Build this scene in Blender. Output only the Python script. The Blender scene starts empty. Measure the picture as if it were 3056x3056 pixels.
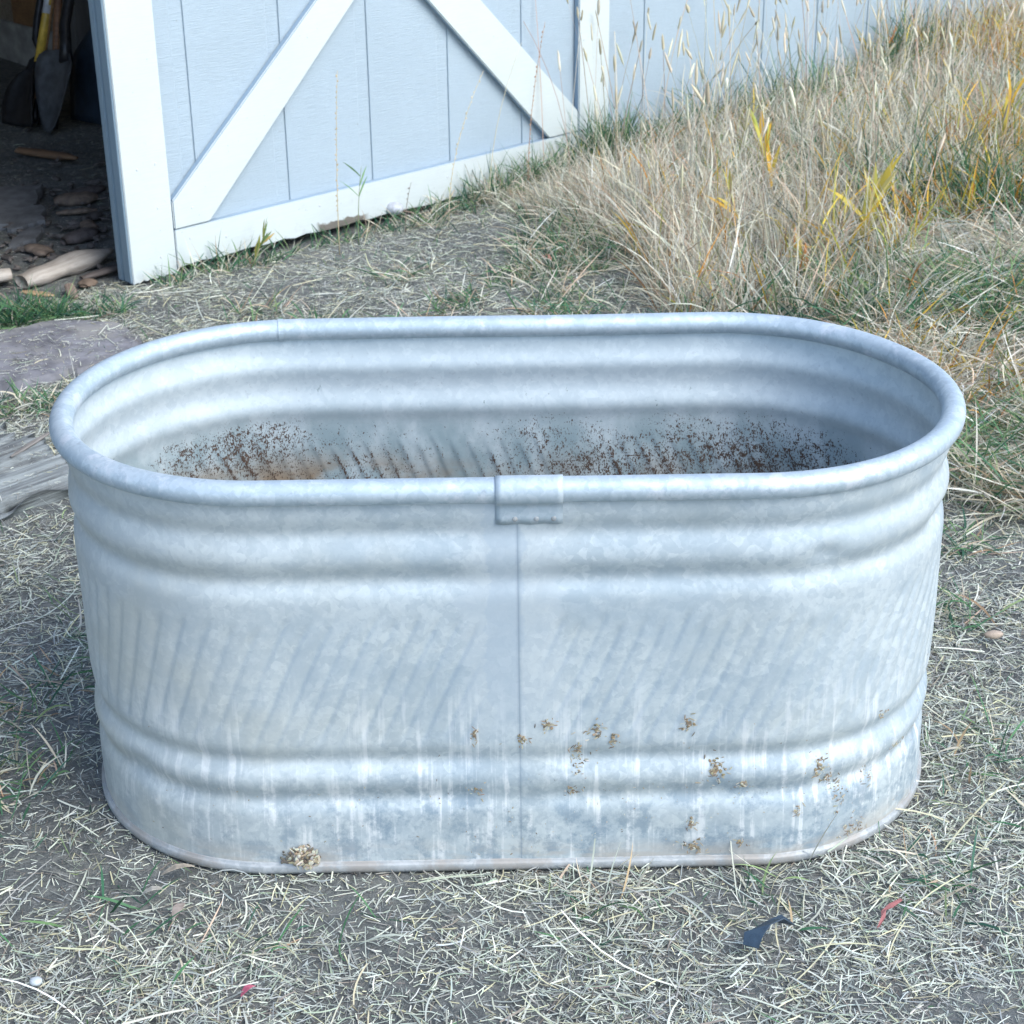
import bpy, bmesh, math, random
import numpy as np
from mathutils import Vector, Matrix

rng = np.random.default_rng(7)
random.seed(7)
scn = bpy.context.scene
COL = scn.collection
R = math.radians

# ------------------------------------------------------------------ camera
PITCH, ROLL, YAW = R(25.53), R(-0.674), R(0.545)
cd = bpy.data.cameras.new("camera")
cam = bpy.data.objects.new("camera", cd)
COL.objects.link(cam)
fw = Vector((math.sin(YAW)*math.cos(PITCH), math.cos(YAW)*math.cos(PITCH), -math.sin(PITCH)))
rt = Vector((math.cos(YAW), -math.sin(YAW), 0))
up = rt.cross(fw)
r2 = rt*math.cos(ROLL) + up*math.sin(ROLL)
u2 = -rt*math.sin(ROLL) + up*math.cos(ROLL)
m = Matrix((r2, u2, -fw)).transposed().to_4x4()
m.translation = (-0.0167, -2.2258, 1.4563)
cam.matrix_world = m
cd.sensor_width = 36
cd.lens = 62.53
cd.clip_start = 0.05
cd.clip_end = 400
cd.dof.use_dof = True
cd.dof.focus_distance = 2.25
cd.dof.aperture_fstop = 20
scn.camera = cam

# ------------------------------------------------------------------ light
SUN_EL, SUN_AZ = R(48), R(128)       # azimuth clockwise from +Y
W = bpy.data.worlds.new("World")
scn.world = W
W.use_nodes = True
wn = W.node_tree.nodes
bg = wn["Background"]
sky = wn.new("ShaderNodeTexSky")
sky.sky_type = 'NISHITA'
sky.sun_disc = False
sky.sun_elevation = SUN_EL
sky.sun_rotation = SUN_AZ
sky.air_density = 1.0
sky.dust_density = 1.2
sky.ozone_density = 1.0
W.node_tree.links.new(sky.outputs[0], bg.inputs[0])
bg.inputs[1].default_value = 0.15
sd = bpy.data.lights.new("sun", 'SUN')
sd.energy = 1.3
sd.angle = R(40)
sd.color = (1.0, 0.985, 0.91)
sun = bpy.data.objects.new("sun", sd)
COL.objects.link(sun)
sv = Vector((math.sin(SUN_AZ)*math.cos(SUN_EL), math.cos(SUN_AZ)*math.cos(SUN_EL), math.sin(SUN_EL)))
sun.rotation_euler = sv.to_track_quat('Z', 'Y').to_euler()
scn.view_settings.view_transform = 'Standard'
scn.view_settings.look = 'None'
scn.view_settings.exposure = 1.25
scn.view_settings.gamma = 1

# ------------------------------------------------------------------ helpers
def sstep(a, b, x):
    t = np.clip((np.asarray(x, float)-a)/(b-a), 0, 1)
    return t*t*(3-2*t)

_perm = np.random.default_rng(3).random((256, 256))
def vnoise(x, y):
    x = np.asarray(x, float); y = np.asarray(y, float)
    xi = np.floor(x).astype(int); yi = np.floor(y).astype(int)
    fx = x-xi; fy = y-yi
    fx = fx*fx*(3-2*fx); fy = fy*fy*(3-2*fy)
    g = lambda a, b: _perm[a % 256, b % 256]
    return (g(xi, yi)*(1-fx)+g(xi+1, yi)*fx)*(1-fy)+(g(xi, yi+1)*(1-fx)+g(xi+1, yi+1)*fx)*fy
def fbm(x, y, o=4):
    s = 0; a = .5; f = 1
    for _ in range(o):
        s = s+a*vnoise(x*f+17.3*_, y*f-9.1*_); a *= .5; f *= 2.03
    return s/(1-.5**o)

def tag(o, label=None, cat=None, group=None, kind=None):
    if label: o["label"] = label
    if cat: o["category"] = cat
    if group: o["group"] = group
    if kind: o["kind"] = kind
    return o

def empty(name, loc=(0, 0, 0)):
    o = bpy.data.objects.new(name, None)
    o.location = loc
    o.empty_display_size = .1
    COL.objects.link(o)
    return o

def link(name, me, mat, parent=None):
    o = bpy.data.objects.new(name, me)
    COL.objects.link(o)
    if mat is not None: me.materials.append(mat)
    if parent is not None:
        o.parent = parent
        o.matrix_parent_inverse = Matrix.Translation(-Vector(parent.location))
    return o

def mesh(name, v, f, mat, parent=None, cols=None, smooth=False, attrs=None, uv=None):
    v = np.asarray(v, np.float32)
    me = bpy.data.meshes.new(name)
    if isinstance(f, np.ndarray):
        n, k = f.shape
        me.vertices.add(len(v)); me.vertices.foreach_set("co", v.ravel())
        me.loops.add(n*k); me.loops.foreach_set("vertex_index", f.astype(np.int32).ravel())
        me.polygons.add(n)
        me.polygons.foreach_set("loop_start", np.arange(0, n*k, k, dtype=np.int32))
        me.polygons.foreach_set("loop_total", np.full(n, k, np.int32))
        me.update(calc_edges=True)
    else:
        me.from_pydata([tuple(map(float, p)) for p in v], [], [tuple(q) for q in f])
        me.update()
    if smooth: me.polygons.foreach_set("use_smooth", np.ones(len(me.polygons), bool))
    if cols is not None:
        a = me.color_attributes.new("Col", 'FLOAT_COLOR', 'POINT')
        c = np.ones((len(v), 4), np.float32); c[:, :3] = cols
        a.data.foreach_set("color", c.ravel())
    for k_, arr in (attrs or {}).items():
        a = me.attributes.new(k_, 'FLOAT', 'POINT')
        a.data.foreach_set("value", np.asarray(arr, np.float32))
    if uv is not None:
        l = me.uv_layers.new(name="UVMap")
        idx = np.empty(len(me.loops), np.int32); me.loops.foreach_get("vertex_index", idx)
        l.data.foreach_set("uv", np.asarray(uv, np.float32)[idx].ravel())
    return link(name, me, mat, parent)

class NT:
    def __init__(s, name):
        s.m = bpy.data.materials.new(name); s.m.use_nodes = True
        s.t = s.m.node_tree; s.b = s.t.nodes["Principled BSDF"]
        s.out = s.t.nodes["Material Output"]
    def n(s, typ, **kw):
        o = s.t.nodes.new("ShaderNode"+typ)
        for k, v in kw.items():
            if k.startswith("i_"):
                key = k[2:].replace("_", " ")
                s.set(o.inputs[int(key) if key.isdigit() else key], v)
            else: setattr(o, k, v)
        return o
    def set(s, inp, v):
        if isinstance(v, bpy.types.NodeSocket): s.t.links.new(v, inp)
        elif isinstance(v, bpy.types.Node): s.t.links.new(v.outputs[0], inp)
        else:
            if inp.type == 'RGBA' and len(v) == 3: v = (*v, 1)
            inp.default_value = v
    def P(s, **kw):
        for k, v in kw.items(): s.set(s.b.inputs[k.replace("_", " ")], v)
    def noise(s, vec=None, scale=5., detail=4., rough=.55, dist=0.):
        o = s.n("TexNoise", i_Scale=scale, i_Detail=detail, i_Roughness=rough, i_Distortion=dist)
        if vec is not None: s.set(o.inputs["Vector"], vec)
        return o.outputs["Fac"]
    def map(s, vec, scale=(1, 1, 1), loc=(0, 0, 0), rot=(0, 0, 0)):
        o = s.n("Mapping"); s.set(o.inputs["Vector"], vec)
        o.inputs["Scale"].default_value = scale; o.inputs["Location"].default_value = loc
        o.inputs["Rotation"].default_value = rot
        return o.outputs[0]
    def coord(s, k="Object"): return s.n("TexCoord").outputs[k]
    def ramp(s, fac, a, b, c0=0., c1=1.):
        o = s.n("MapRange", interpolation_type='SMOOTHSTEP')
        s.set(o.inputs[0], fac)
        for i, v in zip((1, 2, 3, 4), (a, b, c0, c1)): o.inputs[i].default_value = v
        return o.outputs[0]
    def math(s, op, a, b=0., c=None):
        o = s.n("Math", operation=op)
        s.set(o.inputs[0], a); s.set(o.inputs[1], b)
        if c is not None: s.set(o.inputs[2], c)
        return o.outputs[0]
    def mix(s, f, a, b, blend='MIX'):
        o = s.n("Mix", data_type='RGBA', blend_type=blend)
        s.set(o.inputs[0], f); s.set(o.inputs[6], a); s.set(o.inputs[7], b)
        return o.outputs[2]
    def attr(s, name):
        o = s.n("Attribute"); o.attribute_name = name
        return o
    def bump(s, h, strength=.3, dist=.002):
        o = s.n("Bump", i_Strength=strength, i_Distance=dist); s.set(o.inputs["Height"], h)
        s.set(s.b.inputs["Normal"], o.outputs[0])

# ------------------------------------------------------------------ materials
def mat_plain(name, col, rough=.6, metal=0., var=.25, scale=40., bump=.25, stretch=(1, 1, 1), dirt=None):
    t = NT(name); c = t.map(t.coord(), stretch)
    n1 = t.noise(c, scale, 6.)
    col2 = tuple(x*(1-var) for x in col); col3 = tuple(min(1, x*(1+var)) for x in col)
    k = t.mix(t.ramp(n1, .3, .7), col2, col3)
    if dirt is not None:
        k = t.mix(t.ramp(t.noise(t.coord(), scale*.35, 5.), .48, .66), k, dirt)
    t.P(Base_Color=k, Roughness=rough, Metallic=metal)
    t.bump(n1, bump, .003)
    return t.m

def mat_wood(name, base, dark, scale=9., rough=.75, bump=.6):
    # grain runs along object X
    t = NT(name); c = t.coord()
    g = t.noise(t.map(c, (1.2, 26, 26)), scale*.6, 7., .65, .15)
    f = t.noise(t.map(c, (3, 90, 90)), scale, 4., .6)
    k = t.mix(t.ramp(g, .35, .68), dark, base)
    k = t.mix(t.ramp(f, .3, .5, .55, 0.), k, dark)
    k = t.mix(t.ramp(t.noise(c, 6., 3.), .4, .7, 0., .35), k, tuple(min(1, x*1.35) for x in base))
    t.P(Base_Color=k, Roughness=rough)
    t.bump(t.math('ADD', g, t.math('MULTIPLY', f, .5)), bump, .004)
    return t.m

def mat_blade(name, trans=.25, rough=.62):
    t = NT(name)
    a = t.attr("Col").outputs["Color"]
    t.P(Base_Color=a, Roughness=rough)
    t.b.inputs["Specular IOR Level"].default_value = .3
    tr = t.n("BsdfTranslucent"); t.set(tr.inputs[0], a)
    mx = t.n("MixShader"); mx.inputs[0].default_value = trans
    t.t.links.new(t.b.outputs[0], mx.inputs[1]); t.t.links.new(tr.outputs[0], mx.inputs[2])
    t.t.links.new(mx.outputs[0], t.out.inputs[0])
    return t.m
M_BLADE = mat_blade("blades")
M_STRAW = mat_blade("straw", .08, .55)

def mat_soil():
    t = NT("soil"); c = t.coord()
    a = t.noise(c, 2.2, 5.); b = t.noise(c, 38., 7., .7); d = t.noise(c, 190., 4., .7)
    k = t.mix(t.ramp(a, .35, .68), (.090, .099, .098), (.155, .165, .160))
    k = t.mix(t.ramp(b, .42, .7), k, (.21, .215, .20))
    k = t.mix(t.ramp(d, .55, .72, 0., .6), k, (.32, .325, .31))
    k = t.mix(t.ramp(d, .3, .42, .7, 0.), k, (.040, .042, .045))
    t.P(Base_Color=k, Roughness=.95)
    t.bump(t.math('ADD', b, t.math('MULTIPLY', d, .5)), .9, .012)
    return t.m

def mat_paint(name, col, grain=True, patch=None):
    t = NT(name); c = t.coord()
    lo = t.noise(c, 3., 4.)
    g = t.noise(t.map(c, (5, 60, 120)), 4., 5., .6)      # rough-sawn brush lines along X
    k = t.mix(t.ramp(lo, .3, .7), tuple(x*.94 for x in col), col)
    k = t.mix(t.ramp(g, .35, .6, .22, 0.), k, tuple(x*.78 for x in col))
    sp = t.noise(c, 120., 2.)
    k = t.mix(t.ramp(sp, .70, .76, 0., .5), k, (.23, .24, .25))
    # splash dirt with its own outline, low on the boards
    xyz = t.n("SeparateXYZ"); t.set(xyz.inputs[0], c)
    z = xyz.outputs[2]
    dm = t.math('MULTIPLY', t.ramp(z, 0.01, .17, 1., 0.), t.ramp(t.noise(c, 22., 6., .7), .52, .74, 0., .4))
    k = t.mix(dm, k, (.42, .41, .37))
    if patch:
        x0, x1, z1 = patch
        ex = t.math('MULTIPLY', t.ramp(xyz.outputs[0], x0, x0+.02), t.ramp(xyz.outputs[0], x1-.03, x1, 1., 0.))
        ez = t.ramp(t.math('ADD', z, t.math('MULTIPLY', t.noise(c, 24., 5.), .045)), z1, z1+.006, 1., 0.)
        k = t.mix(t.math('MULTIPLY', ex, ez), k, t.mix(t.noise(t.map(c, (8, 80, 80)), 3.), (.10, .09, .075), (.24, .22, .19)))
    t.P(Base_Color=k, Roughness=.5)
    t.b.inputs["Specular IOR Level"].default_value = .35
    t.bump(t.math('ADD', g, t.math('MULTIPLY', t.noise(c, 60., 4.), .4)), .55 if grain else .16, .004)
    return t.m

SIDING = mat_paint("siding_paint", (.385, .47, .53))
EDGEP = mat_paint("edge_paint", (.24, .33, .40), False)
EDGE2 = mat_paint("trim_edge_paint", (.27, .36, .45), False)
TRIM = mat_paint("trim_paint", (.58, .635, .625), False)
RAILP = mat_paint("rail_paint", (.58, .635, .625), False, (.60, .80, .055))

def mat_zinc(name, kind):
    """weathered galvanised sheet; UV = metres along the wall, metres up"""
    t = NT(name)
    uv = t.coord("UV"); ob = t.coord()
    wob = t.n("Mix", data_type='VECTOR'); 
    nz = t.n("TexNoise", i_Scale=45., i_Detail=3.)
    t.set(nz.inputs["Vector"], ob)
    va = t.n("VectorMath", operation='MULTIPLY_ADD')
    t.set(va.inputs[0], nz.outputs["Color"]); va.inputs[1].default_value = (.013, .013, .013); t.set(va.inputs[2], ob)
    vor = t.n("TexVoronoi", i_Scale=80.); t.set(vor.inputs["Vector"], va)
    sp = t.n("SeparateColor"); t.set(sp.inputs[0], vor.outputs["Color"])
    vor2 = t.n("TexVoronoi", i_Scale=190.); t.set(vor2.inputs["Vector"], va)
    sp2 = t.n("SeparateColor"); t.set(sp2.inputs[0], vor2.outputs["Color"])
    cell = t.math('ADD', t.math('MULTIPLY', sp.outputs[0], .6), t.math('MULTIPLY', sp2.outputs[1], .4))
    pat = t.noise(ob, 7., 5., .6, .4)
    tone = t.math('ADD', t.math('MULTIPLY', cell, .62), t.math('MULTIPLY', pat, .68))
    a, b = {'wall': ((.395, .46, .495), (.52, .58, .598)), 'in': ((.475, .545, .57), (.555, .62, .635)),
            'rim': ((.37, .45, .505), (.48, .56, .61)), 'band': ((.30, .325, .335), (.43, .45, .455)), 'plate': ((.37, .45, .50), (.47, .54, .585))}[kind]
    k = t.mix(t.ramp(tone, .38, .95), a, b)
    k = t.mix(t.ramp(t.noise(ob, 150., 3., .6), .62, .72, 0., .45), k, (.36, .40, .43))
    sx = t.n("SeparateXYZ"); t.set(sx.inputs[0], uv)
    s_, z_ = sx.outputs[0], sx.outputs[1]
    metal = .22; rough = t.ramp(tone, .3, .95, .62, .50)
    if kind == 'wall':
        k = t.mix(t.ramp(t.noise(t.map(uv, (7, 9, 1), (4, 2, 0)), 1., 7., .7), .47, .60, 0., .5), k, (.33, .405, .455))
        # white oxide runs on the lower half
        st = t.noise(t.map(uv, (75, 3.2, 1)), 1., 4., .65)
        blot = t.noise(t.map(uv, (22, 14, 1)), 1., 5., .65)
        low = t.ramp(z_, .14, .34, 1., 0.)
        ox = t.math('MULTIPLY', low, t.ramp(t.math('ADD', t.math('MULTIPLY', st, .6), t.math('MULTIPLY', blot, .4)), .51, .60, 0., .75))
        k = t.mix(ox, k, (.74, .765, .77))
        # dark wet-looking mottles near the foot
        mo = t.math('MULTIPLY', t.ramp(z_, .05, .24, 1., 0.), t.ramp(t.noise(t.map(uv, (24, 20, 1), (3, 1, 0)), 1., 8., .75), .46, .60, 0., .75))
        k = t.mix(mo, k, (.20, .275, .34))
        # dried mud at the foot
        mu = t.math('MULTIPLY', t.ramp(z_, .008, .055, 1., 0.), t.ramp(t.noise(t.map(uv, (9, 30, 1), (7, 3, 0)), 1., 6., .65), .4, .6, 0., .8))
        k = t.mix(mu, k, (.45, .415, .37))
        # scattered khaki tint: warm reflection of surroundings painted in toward the left
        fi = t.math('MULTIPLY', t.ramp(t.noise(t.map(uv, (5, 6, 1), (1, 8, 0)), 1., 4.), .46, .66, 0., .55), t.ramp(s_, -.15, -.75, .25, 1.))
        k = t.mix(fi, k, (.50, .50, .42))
        k = t.mix(t.ramp(s_, -.1, -.7, 0., .45), k, (.53, .525, .47))  # cream gradient, the same reflected warmth put into the colour
        # solder-wiped bands either side of the lap seam (s = 0)
        edge = t.math('ADD', s_, t.math('MULTIPLY', t.math('SUBTRACT', t.noise(t.map(uv, (16, 24, 1)), 1., 7., .7), .5), .16))
        pale = t.math('MULTIPLY', t.math('MULTIPLY', t.ramp(edge, -.072, -.060), t.ramp(edge, .060, .075, 1., 0.)), t.ramp(z_, .15, .30))
        k = t.mix(t.math('MULTIPLY', pale, .34), k, (.56, .61, .635))
        edge2 = t.math('ADD', s_, t.math('MULTIPLY', t.math('SUBTRACT', t.noise(t.map(uv, (3, 11, 1), (5, 2, 0)), 1., 8., .7), .5), .07))
        darkb = t.math('MULTIPLY', t.ramp(edge2, -.032, -.029), t.ramp(edge2, .012, .016, 1., 0.))
        k = t.mix(t.math('MULTIPLY', t.math('MULTIPLY', darkb, t.ramp(z_, .18, .30)), .42), k, (.36, .44, .51))
        ln = t.math('COMPARE', s_, t.math('ADD', .0092, t.math('MULTIPLY', z_, -.002)), .0009)
        k = t.mix(t.math('MULTIPLY', ln, t.ramp(z_, .522, .515, 0., .5)), k, (.28, .34, .40))
        scr = t.noise(t.map(uv, (14, 230, 1)), 1., 3.)
        k = t.mix(t.math('MULTIPLY', pale, t.ramp(scr, .66, .74, 0., .5)), k, (.38, .43, .48))
        # faint bench-mark scratches
    if kind == 'in':
        rg = t.attr("ridge").outputs["Fac"]
        sp_ = t.noise(t.map(uv, (400, 230, 1)), 1., 4., .75)
        sp_b = t.noise(t.map(uv, (105, 70, 1), (4, 4, 0)), 1., 6., .75)
        area = t.noise(t.map(uv, (4.2, 7, 1), (2, 5, 0)), 1., 3.)
        lowm = t.ramp(z_, .475, .375, 0., 1.)
        sid = t.math('MULTIPLY', t.ramp(s_, -1.02, -.62), t.ramp(s_, .42, .80, 1., 0.))
        lev = t.math('MULTIPLY', lowm, sid)
        th = t.math('ADD', t.math('MULTIPLY', sp_, .55), t.math('MULTIPLY', sp_b, .45))
        th = t.math('ADD', th, t.math('MULTIPLY', t.math('SUBTRACT', area, .5), .30))
        th = t.math('ADD', th, t.math('MULTIPLY', t.ramp(rg, .50, .90), .078))
        th = t.math('MULTIPLY', th, t.math('ADD', .74, t.math('MULTIPLY', lev, .26)))
        # olive grime film first, then rust
        film = t.math('MULTIPLY', lev, t.ramp(t.noise(t.map(uv, (16, 8, 1)), 1., 5.), .35, .62, .25, .9))
        k = t.mix(film, k, (.225, .31, .335))
        k = t.mix(t.math('MULTIPLY', t.math('MULTIPLY', rg, lowm), .6), k, (.16, .22, .25))
        stn = t.math('MULTIPLY', t.ramp(z_, .385, .315, 0., 1.), t.math('MULTIPLY', t.math('MULTIPLY', sid, t.ramp(s_, .05, -.3, .35, 1.)), t.ramp(t.noise(t.map(uv, (7, 9, 1), (9, 9, 0)), 1., 6., .65), .40, .60, 0., .95)))
        k = t.mix(stn, k, (.26, .19, .12))
        scrh = t.noise(t.map(uv, (16, 190, 1), (2, 2, 0), (0, 0, .25)), 1., 4., .7)
        th = t.math('ADD', th, t.math('MULTIPLY', t.ramp(scrh, .60, .72), .06))
        rust = t.ramp(th, .532, .552)
        k = t.mix(rust, k, t.mix(t.noise(ob, 90.), (.04, .031, .026), (.10, .057, .036)))
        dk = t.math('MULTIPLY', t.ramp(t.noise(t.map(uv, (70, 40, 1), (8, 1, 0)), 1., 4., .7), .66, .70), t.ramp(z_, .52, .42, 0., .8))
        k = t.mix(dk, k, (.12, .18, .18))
        metal = t.math('SUBTRACT', .15, t.math('MULTIPLY', rust, .15))
        rough = .62
    if kind == 'rim':
        metal = .32; rough = t.ramp(tone, .3, .95, .60, .46)
        k = t.mix(t.ramp(t.noise(ob, 18., 6., .7), .54, .66, 0., .5), k, (.70, .72, .76))
        k = t.mix(t.ramp(t.noise(ob, 70., 4., .7), .64, .70, 0., .5), k, (.27, .31, .36))
    if kind == 'band':
        metal = .3; rough = .6
        k = t.mix(t.ramp(t.noise(ob, 12., 6., .7), .42, .62, 0., .8), k, (.32, .295, .265))
    t.P(Base_Color=k, Metallic=metal, Roughness=rough)
    t.bump(t.math('ADD', t.noise(ob, 28., 4.), t.math('MULTIPLY', cell, .25)), .12, .004)
    return t.m
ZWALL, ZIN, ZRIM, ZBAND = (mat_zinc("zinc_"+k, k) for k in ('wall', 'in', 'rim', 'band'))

# ------------------------------------------------------------------ ground
A0 = np.array([-0.968, 2.238]); TH = R(43)
EU = np.array([math.cos(TH), math.sin(TH)]); EN = np.array([-math.sin(TH), math.cos(TH)])
def F(u, d, z):                      # shed frame: u along the wall, d into the shed
    p = A0+EU*u+EN*d
    return Vector((p[0], p[1], z))
def ud(x, y):
    q = np.stack([np.asarray(x)-A0[0], np.asarray(y)-A0[1]], -1)
    return q@EU, q@EN

def gh(x, y):
    x = np.asarray(x, float); y = np.asarray(y, float)
    rise = .05*np.clip(x+.25, 0, 6)*sstep(1.2, 3.6, y)
    n = (fbm(x*3.1+5, y*3.1)-.5)*.035+(fbm(x*14, y*14+8, 3)-.5)*.016
    near = sstep(.9, 1.25, np.hypot(np.maximum(np.abs(x)-.32, 0), y)*3.)
    near = .25+.75*near
    return rise+n*near-.006

def axis(lo, hi, step, far):
    core = np.arange(lo, hi+1e-6, step)
    ext = np.cumsum(step*1.28**np.arange(1, 60)); ext = ext[ext < far]
    return np.r_[lo-ext[::-1], core, hi+ext]
gx = axis(-2.6, 2.8, .022, 180); gy = axis(-1.4, 4.6, .022, 180)
X, Y = np.meshgrid(gx, gy)
Zg = gh(np.clip(X, -30, 30), np.clip(Y, -30, 30))
nx, ny = len(gx), len(gy)
idx = np.arange(nx*ny).reshape(ny, nx)
quads = np.stack([idx[:-1, :-1], idx[:-1, 1:], idx[1:, 1:], idx[1:, :-1]], -1).reshape(-1, 4)
ground = mesh("ground", np.stack([X, Y, Zg], -1).reshape(-1, 3), quads, mat_soil(), smooth=True)
tag(ground, kind="structure")

# ------------------------------------------------------------------ shed
def boxm(name, u0, u1, d0, d1, z0, z1, mat, parent, bev=.003):
    """box in the shed frame, its own axes along the wall"""
    bm = bmesh.new()
    bmesh.ops.create_cube(bm, size=1)
    for v in bm.verts:
        v.co = Vector((v.co.x*(u1-u0)+(u0+u1)/2, v.co.y*(d1-d0)+(d0+d1)/2, v.co.z*(z1-z0)+(z0+z1)/2))
    if bev: bmesh.ops.bevel(bm, geom=bm.edges[:], offset=bev, segments=2, affect='EDGES')
    return shedmesh(name, bm, mat, parent)
SHEDM = Matrix.Translation((A0[0], A0[1], 0)) @ Matrix.Rotation(TH, 4, 'Z')
def shedmesh(name, bm, mat, parent):
    me = bpy.data.meshes.new(name); bm.to_mesh(me); bm.free()
    o = bpy.data.objects.new(name, me); COL.objects.link(o); me.materials.append(mat)
    o.parent = parent
    return o
def prism(pts, d0, d1, bev=.003):
    """polygon in (u,z) extruded in depth"""
    bm = bmesh.new()
    lo = [bm.verts.new((u, d0, z)) for u, z in pts]; hi = [bm.verts.new((u, d1, z)) for u, z in pts]
    n = len(pts)
    bm.faces.new(lo); bm.faces.new(hi[::-1])
    for i in range(n): bm.faces.new((lo[i], hi[i], hi[(i+1) % n], lo[(i+1) % n]))
    bmesh.ops.recalc_face_normals(bm, faces=bm.faces)
    if bev: bmesh.ops.bevel(bm, geom=bm.edges[:], offset=bev, segments=2, affect='EDGES')
    return bm
def siding_bm(u0, u1, z0, z1, grooves, face, back):
    prof = [(u0, face)]
    for g in grooves:
        if not (u0+.05 < g < u1-.012): continue
        prof += [(g-.043, face), (g-.041, face+.0018), (g-.003, face+.0018), (g-.0024, face+.0045), (g+.0012, face+.0045), (g+.002, face)]
    prof += [(u1, face), (u1, back), (u0, back)]
    bm = bmesh.new()
    nz = 2
    lo = [bm.verts.new((u, d, z0)) for u, d in prof]; hi = [bm.verts.new((u, d, z1)) for u, d in prof]
    n = len(prof)
    for i in range(n): bm.faces.new((lo[i], hi[i], hi[(i+1) % n], lo[(i+1) % n]))
    bm.faces.new(lo); bm.faces.new(hi[::-1])
    bmesh.ops.recalc_face_normals(bm, faces=bm.faces)
    return bm

shed = bpy.data.objects.new("shed", None); COL.objects.link(shed); shed.matrix_world = SHEDM
tag(shed, "pale blue grey timber shed with white X braced barn door and dark open doorway", "shed")
DW = 1.795
WALLG = [1.995+.305*k for k in range(18)]
DOORG = [.238+.2985*k for k in range(6)]
shedmesh("siding_wall", siding_bm(DW+.012, 7.5, -.12, 2.5, WALLG, .012, .03), SIDING, shed)
INW = mat_wood("rough_boards", (.32, .27, .21), (.16, .13, .10))
DARKW = mat_plain("old_stem_wall", (.30, .30, .29), .9, 0, .3, 14., .5)
boxm("front_wall", -4.5, -2.6, .012, .05, -.1, 2.5, SIDING, shed)
boxm("header_board", -2.597, DW+.009, .03, .08, 2.03, 2.5, TRIM, shed)
door = shedmesh("barn_door", siding_bm(.004, DW-.004, .03, 2.0, DOORG, .0, .017), SIDING, shed)
door["label"] = "white framed barn door with pale blue grey grooved boards and X brace"
def doorpart(name, pts, mat, d0=-.024, d1=-.0015, bev=.003):
    o = shedmesh(name, prism(pts, d0, d1, bev), mat, door)
    if mat is not EDGEP:
        o.data.materials.append(EDGE2)          # the sawn edges carry the wall colour
        for p in o.data.polygons:
            if abs(p.normal.y) < .35: p.material_index = 1
    return o
def ragged(pts, i0, i1, n, amp):
    """subdivide the edge i0->i1 of a polygon with small chips"""
    a, b = pts[i0], pts[i1]
    mid = [(a[0]+(b[0]-a[0])*t, a[1]+(b[1]-a[1])*t+random.uniform(0, amp)) for t in np.linspace(0, 1, n)[1:-1]]
    return pts[:i0+1]+mid+pts[i1:]
st = [(0, .002), (.137, .004), (.137, 2.0), (0, 2.0)]
doorpart("stile", ragged(st, 0, 1, 14, .010), TRIM, bev=.002)
doorpart("stile", [(DW-.137, .0), (DW, .0), (DW, 2.0), (DW-.137, 2.0)], TRIM)
rail = ragged([(.1395, .018), (DW-.1395, .004), (DW-.1395, .1185), (.1395, .1205)], 0, 1, 40, .007)
doorpart("rail", rail, RAILP, bev=.002)
doorpart("rail", [(.1395, 1.50), (DW-.1395, 1.50), (DW-.1395, 1.63), (.1395, 1.63)], TRIM)
doorpart("rail", [(.1395, 1.87), (DW-.1395, 1.87), (DW-.1395, 2.0), (.1395, 2.0)], TRIM)
sl = .93; hw = .0662*math.sqrt(1+sl*sl)     # vertical half width of the brace
def yb(u): return .202+hw+sl*(u-.142)-2*hw+hw*.0
# left-hand brace runs right up to the middle rail
bot = .1225
zl = lambda u, o: .0775+sl*(u-.142)+o       # lower edge offset 0, upper edge offset 2*hw
upw = .1235+.0
L = lambda u: .199+.885*(u-.1405)           # upper edge
Lb = lambda u: .1225+.965*(u-.2525)         # lower edge
ut = .1405+(1.4985-.199)/.885
doorpart("brace", [(.1405, bot), (.2525, bot), (.2525+(1.4985-.1225)/.965, 1.4985), (ut, 1.4985), (.1405, .199)], TRIM)
Rl = lambda u: .1225+.985*(1.527-u)         # lower-left edge
Ru = lambda u: .184+.955*(DW-.1385-u)       # upper-right edge
# lower half of the other brace, butted on the first
def meet(f, g):
    lo, hi = .3, 1.5
    for _ in range(50):
        md = (lo+hi)/2
        if f(md)-g(md) > 0: lo = md
        else: hi = md
    return lo
u1 = meet(Rl, Lb); u2_ = meet(Ru, Lb)
doorpart("brace", [(1.527, .121), (DW-.1395, .120), (DW-.1395, Ru(DW-.1395)), (u2_+.002, Ru(u2_+.002)), (u1+.002, Rl(u1+.002))], TRIM)
u3 = meet(Rl, L); u4 = meet(Ru, L)
doorpart("brace", [(u3-.002, Rl(u3-.002)), (u4-.002, Ru(u4-.002)), (1.6565-(1.4985-.184)/.955, 1.4985), (1.527-(1.4985-.1225)/.985, 1.4985)], TRIM)
doorpart("edge_board", ragged([(-.0055, .008), (-.0005, .008), (-.0005, 2.0), (-.0055, 2.0)], 0, 1, 3, .002), EDGEP, -.0215, .010, .0015)
doorpart("edge_board", [(-.0045, .006), (.030, .006), (.030, 2.0), (-.0045, 2.0)], EDGEP, .0185, .043, .003)
# nail heads
NAILM = mat_plain("nail", (.62, .64, .65), .5, .3, .2, 200.)
for u, z in ((.045, .30), (.10, .305), (.095, .19), (.09, .06), (.04, .75), (.1, .74), (.2, .17), (.185, .09), (.30, .07), (.62, .09), (1.1, .08), (1.62, .15), (1.68, .4), (1.74, .41)):
    mm = Matrix.Translation((u, -.0245, z)) @ Matrix.Rotation(R(90), 4, 'X')
    bm = bmesh.new()
    bmesh.ops.create_cone(bm, cap_ends=True, segments=10, radius1=.0035, radius2=.0028, depth=.0016, matrix=mm)
    shedmesh("nail_head", bm, NAILM, door)
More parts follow.
